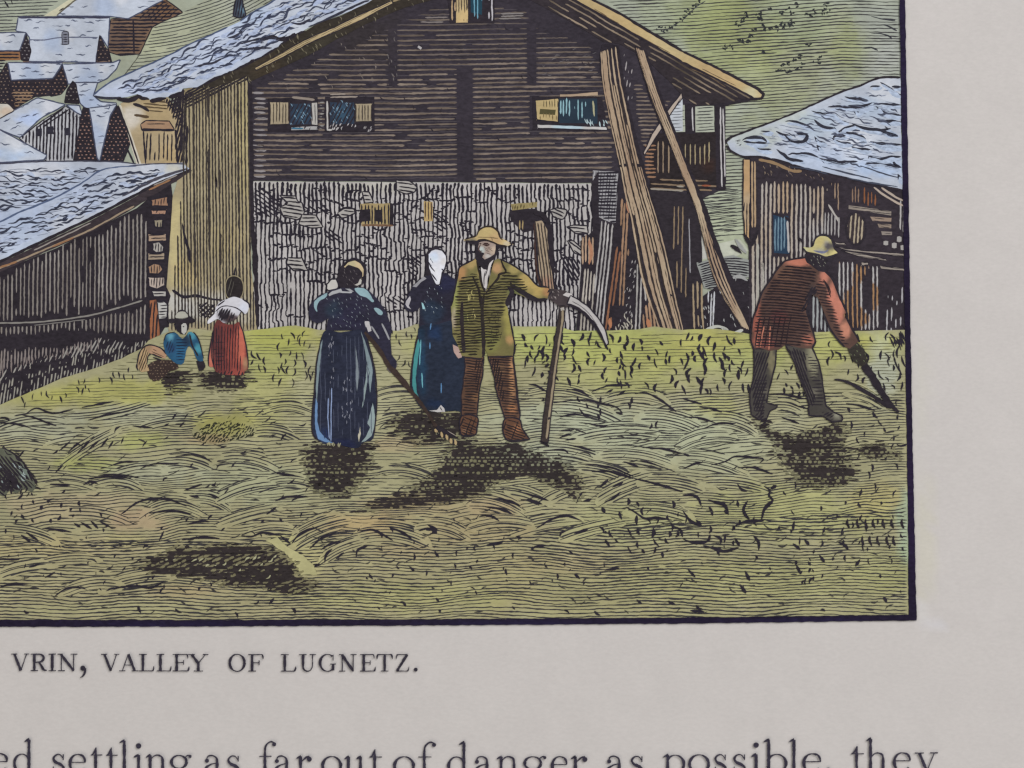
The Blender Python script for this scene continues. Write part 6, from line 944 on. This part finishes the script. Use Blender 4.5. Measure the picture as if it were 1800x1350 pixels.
CAPS = {
 'V': [('l', (.17, .98), (.53, .02), TH), ('l', (.84, .98), (.53, .02), HL), St(.16, .34), St(.85, .28)],
 'R': [stem(.25), S(.25, .44), St(.25, .44), ('c', [(.25, .965), (.62, .96), (.80, .78), (.66, .55), (.25, .50)], [HL, .08, .16, .08, HL]), ('c', [(.52, .50), (.66, .30), (.80, .08), (.98, .03)], [.08, .15, .14, .06])],
 'I': [stem(.5, t=.16), S(.5, .95), St(.5, .95)],
 'N': [('l', (.22, 0), (.22, 1), HL * 1.1), ('l', (.20, .97), (.82, .03), TH), ('l', (.82, 0), (.82, 1), HL * 1.1), S(.22, .34), St(.16, .26), St(.84, .34)],
 ',': [('d', (.55, .17), .155), ('c', [(.82, .16), (.80, -.08), (.50, -.30), (.22, -.36)], [.16, .16, .10, .04])],
 'A': [('l', (.18, .02), (.48, .98), HL), ('l', (.48, .98), (.82, .02), TH), ('l', (.28, .36), (.66, .36), HL), S(.17, .32), S(.84, .34)],
 'L': [stem(.28), St(.28, .48), S(.28, .48), ('l', (.28, .025), (.92, .025), HL), ('c', [(.94, .30), (.93, .14), (.88, .03)], [.03, .09, .10])],
 'E': [stem(.27), ('l', (.04, .025), (.9, .025), HL), ('l', (.04, .975), (.86, .975), HL), ('l', (.27, .51), (.66, .51), HL), ('l', (.66, .38), (.66, .64), HL), ('c', [(.90, .74), (.89, .88), (.85, .98)], [.03, .08, .09]), ('c', [(.97, .28), (.95, .12), (.9, .02)], [.03, .09, .10])],
 'Y': [('l', (.16, .98), (.50, .46), TH * .95), ('l', (.85, .98), (.50, .46), HL), stem(.50, 0, .48, .15), S(.5, .46), St(.15, .34), St(.86, .28)],
 'O': [('o', (.5, .5), (.42, .495), HL, .16, 0, 360)],
 'F': [stem(.28), S(.28, .48), ('l', (.04, .975), (.92, .975), HL), ('l', (.28, .50), (.72, .50), HL), ('l', (.72, .36), (.72, .64), HL), ('c', [(.97, .70), (.96, .86), (.9, .98)], [.03, .10, .11])],
 'U': [('c', [(.27, .98), (.27, .40), (.30, .14), (.50, .02), (.72, .12), (.80, .38), (.80, .98)], [.155, .155, .13, .07, .06, HL, HL]), St(.25, .44), St(.82, .36)],
 'G': [('o', (.52, .5), (.42, .49), HL, .165, 48, 318), ('l', (.84, .06), (.84, .42), .14), ('l', (.66, .43), (1.0, .43), HL), ('l', (.84, .64), (.84, .97), HL)],
 'T': [stem(.5), S(.5, .46), ('l', (.06, .975), (.94, .975), HL), ('c', [(.04, .70), (.05, .86), (.10, .98)], [.03, .10, .11]), ('c', [(.96, .70), (.95, .86), (.90, .98)], [.03, .10, .11])],
 'Z': [('l', (.14, .975), (.88, .975), HL), ('l', (.84, .97), (.16, .03), .15), ('l', (.12, .025), (.9, .025), HL), ('c', [(.12, .72), (.13, .86), (.18, .98)], [.03, .08, .09]), ('c', [(.96, .28), (.94, .12), (.88, .03)], [.03, .08, .09])],
 '.': [('d', (.5, .11), .115)],
}
cap = El('caption', None, 'small capital caption printed under the engraving')
for ch, a, b in (('V', 21, 53), ('R', 54, 84), ('I', 86, 100), ('N', 101, 137), (',', 139, 153), ('V', 179, 211), ('A', 210, 244), ('L', 244, 273), ('L', 275, 303), ('E', 303, 334), ('Y', 332, 367),
                 ('O', 402, 433), ('F', 436, 464), ('L', 493, 522), ('U', 525, 556), ('G', 560, 591), ('N', 595, 627), ('E', 632, 661), ('T', 662, 691), ('Z', 694, 720), ('.', 726, 736)):
    pen(cap, a, b - a, 1179.0 + min(1.0, a / 400), 30.5, CAPS[ch])

# body text: h = x-height, letters run past the lower edge of the picture
T_, H_ = .155, .055
def ser(x, y, w=.22): return ('c', [(x - w, y - .10), (x - w * .4, y - .02), (x + .03, y + .02)], [.05, .12, .14])    # slanted head serif
def foot(x, w=.4): return ('l', (x - w / 2, .02), (x + w / 2, .02), H_)
LOW = {
 'a': [('d', (.20, .72), .11), ('c', [(.16, .74), (.26, .95), (.50, .985), (.70, .86), (.74, .62), (.74, .12), (.98, .06)], [.06, .07, .08, .12, .16, .16, .06]), ('c', [(.74, .60), (.40, .52), (.12, .30), (.22, .05), (.50, .05), (.74, .24)], [.05, .07, .13, .12, .07, .05])],
 'b': [('l', (.22, 0), (.22, 1.72), T_), ser(.22, 1.72, .2), ('o', (.54, .49), (.37, .48), H_, .16, -165, 165)],
 'd': [('l', (.78, 0), (.78, 1.72), T_), ser(.78, 1.72, .22), ('o', (.44, .49), (.37, .48), H_, .16, 20, 340), ('l', (.78, .03), (1.0, .03), .07)],
 'e': [('o', (.5, .5), (.41, .485), H_, .165, 60, 325), ('c', [(.52, .985), (.74, .93), (.87, .76), (.90, .60)], [.06, .10, .13, .10]), ('l', (.14, .57), (.93, .57), H_)],
 'f': [('c', [(.36, 0), (.36, 1.2), (.42, 1.55), (.66, 1.74), (.88, 1.66)], [T_, T_, .13, .09, .08]), ('d', (.86, 1.60), .11), ('l', (.04, .97), (.72, .97), H_), foot(.36, .5)],
 'g': [('o', (.42, .64), (.34, .34), H_, .15, 0, 360), ('c', [(.68, .86), (.80, .98), (.92, .98)], [.05, .06, .07]), ('d', (.92, .93), .085), ('c', [(.26, .36), (.16, .18), (.34, .06), (.70, .04), (.92, -.14), (.72, -.44), (.36, -.46), (.08, -.28), (.24, -.02)], [.05, .08, .12, .15, .14, .08, .08, .10, .05])],
 'h': [('l', (.20, 0), (.20, 1.72), T_), ser(.20, 1.72, .2), ('c', [(.22, .76), (.42, .97), (.66, .96), (.79, .76), (.79, 0)], [.05, .07, .12, .16, .155]), foot(.20), foot(.79)],
 'i': [('l', (.56, 0), (.56, .98), .16), ser(.56, .96, .5), ('d', (.56, 1.46), .145), foot(.56, 1.0)],
 'l': [('l', (.56, 0), (.56, 1.72), .16), ser(.56, 1.72, .5), foot(.56, 1.0)],
 'n': [('l', (.21, 0), (.21, .98), T_), ser(.21, .96, .2), ('c', [(.22, .74), (.42, .96), (.66, .96), (.80, .76), (.80, 0)], [.05, .07, .12, .16, .155]), foot(.21), foot(.80)],
 'o': [('o', (.5, .49), (.43, .49), H_, .165, 0, 360)],
 'p': [('l', (.21, -.6), (.21, .98), T_), ser(.21, .96, .2), ('o', (.54, .49), (.38, .48), H_, .16, -160, 155)],
 'r': [('l', (.28, 0), (.28, .98), .165), ser(.28, .96, .26), ('c', [(.30, .66), (.46, .80), (.66, .94), (.84, .96)], [.05, .07, .10, .12]), ('d', (.83, .83), .135), foot(.28, .5)],
 's': [('c', [(.82, .74), (.62, .95), (.36, .96), (.16, .78), (.28, .58), (.62, .45), (.84, .28), (.72, .06), (.44, .02), (.16, .22)], [.05, .06, .08, .12, .15, .17, .13, .08, .06, .05]), ('l', (.82, .68), (.82, .98), .06), ('l', (.15, .02), (.15, .34), .06)],
 't': [('c', [(.44, 1.36), (.42, 1.1), (.42, .3), (.54, .05), (.88, .12)], [.06, .15, .155, .12, .05]), ('l', (.02, .96), (.95, .96), H_), ('c', [(.08, .97), (.26, 1.06), (.42, 1.3)], [.05, .10, .08])],
 'u': [('c', [(.20, .97), (.20, .3), (.34, .05), (.58, .06), (.78, .28)], [T_, T_, .13, .08, .05]), ('l', (.80, 0), (.80, .97), T_), ser(.20, .95, .2), ser(.80, .95, .2)],
 'y': [('l', (.20, .97), (.52, .04), T_), ('c', [(.86, .97), (.60, .2), (.42, -.36), (.2, -.5)], [H_, H_, .07, .10]), ('l', (.0, .96), (.40, .96), H_), ('l', (.68, .97), (1.02, .97), .075)],
 ',': [('d', (.5, .12), .13), ('c', [(.7, .1), (.66, -.1), (.4, -.3)], [.12, .1, .04])],
}
body = El('text_line', None, 'line of large roman body text cut by the lower edge')
for ch, a, b in (('e', -16, 17), ('d', 24, 60), ('s', 91, 117), ('e', 121, 154), ('t', 160, 182), ('t', 187, 209), ('l', 210, 227), ('i', 235, 252), ('n', 257, 294), ('g', 299, 338), ('a', 358, 391), ('s', 398, 424),
                 ('f', 455, 487), ('a', 481, 513), ('r', 521, 549), ('o', 565, 602), ('u', 606, 641), ('t', 649, 673), ('o', 691, 730), ('f', 734, 768), ('d', 786, 824), ('a', 832, 865), ('n', 873, 911), ('g', 919, 961), ('e', 968, 999), ('r', 1003, 1033), ('a', 1064, 1097), ('s', 1106, 1133), ('p', 1165, 1205), ('o', 1209, 1248), ('s', 1253, 1279), ('s', 1286, 1313), ('i', 1319, 1336), ('b', 1341, 1385), ('l', 1386, 1402), ('e', 1409, 1445), (',', 1450, 1460), ('t', 1495, 1519), ('h', 1522, 1559), ('e', 1568, 1602), ('y', 1607, 1647)):
    m = (a + b) / 2; top = 1323.5 + 5.5 * math.sin(math.pi * np.clip(m / 1650, 0, 1)) - (2 if m > 1150 else 0)
    pen(body, a, b - a, top + 33.5, 33.5, LOW[ch], (54, 50, 62))

for e in ELS:
    if e.V: e.build()
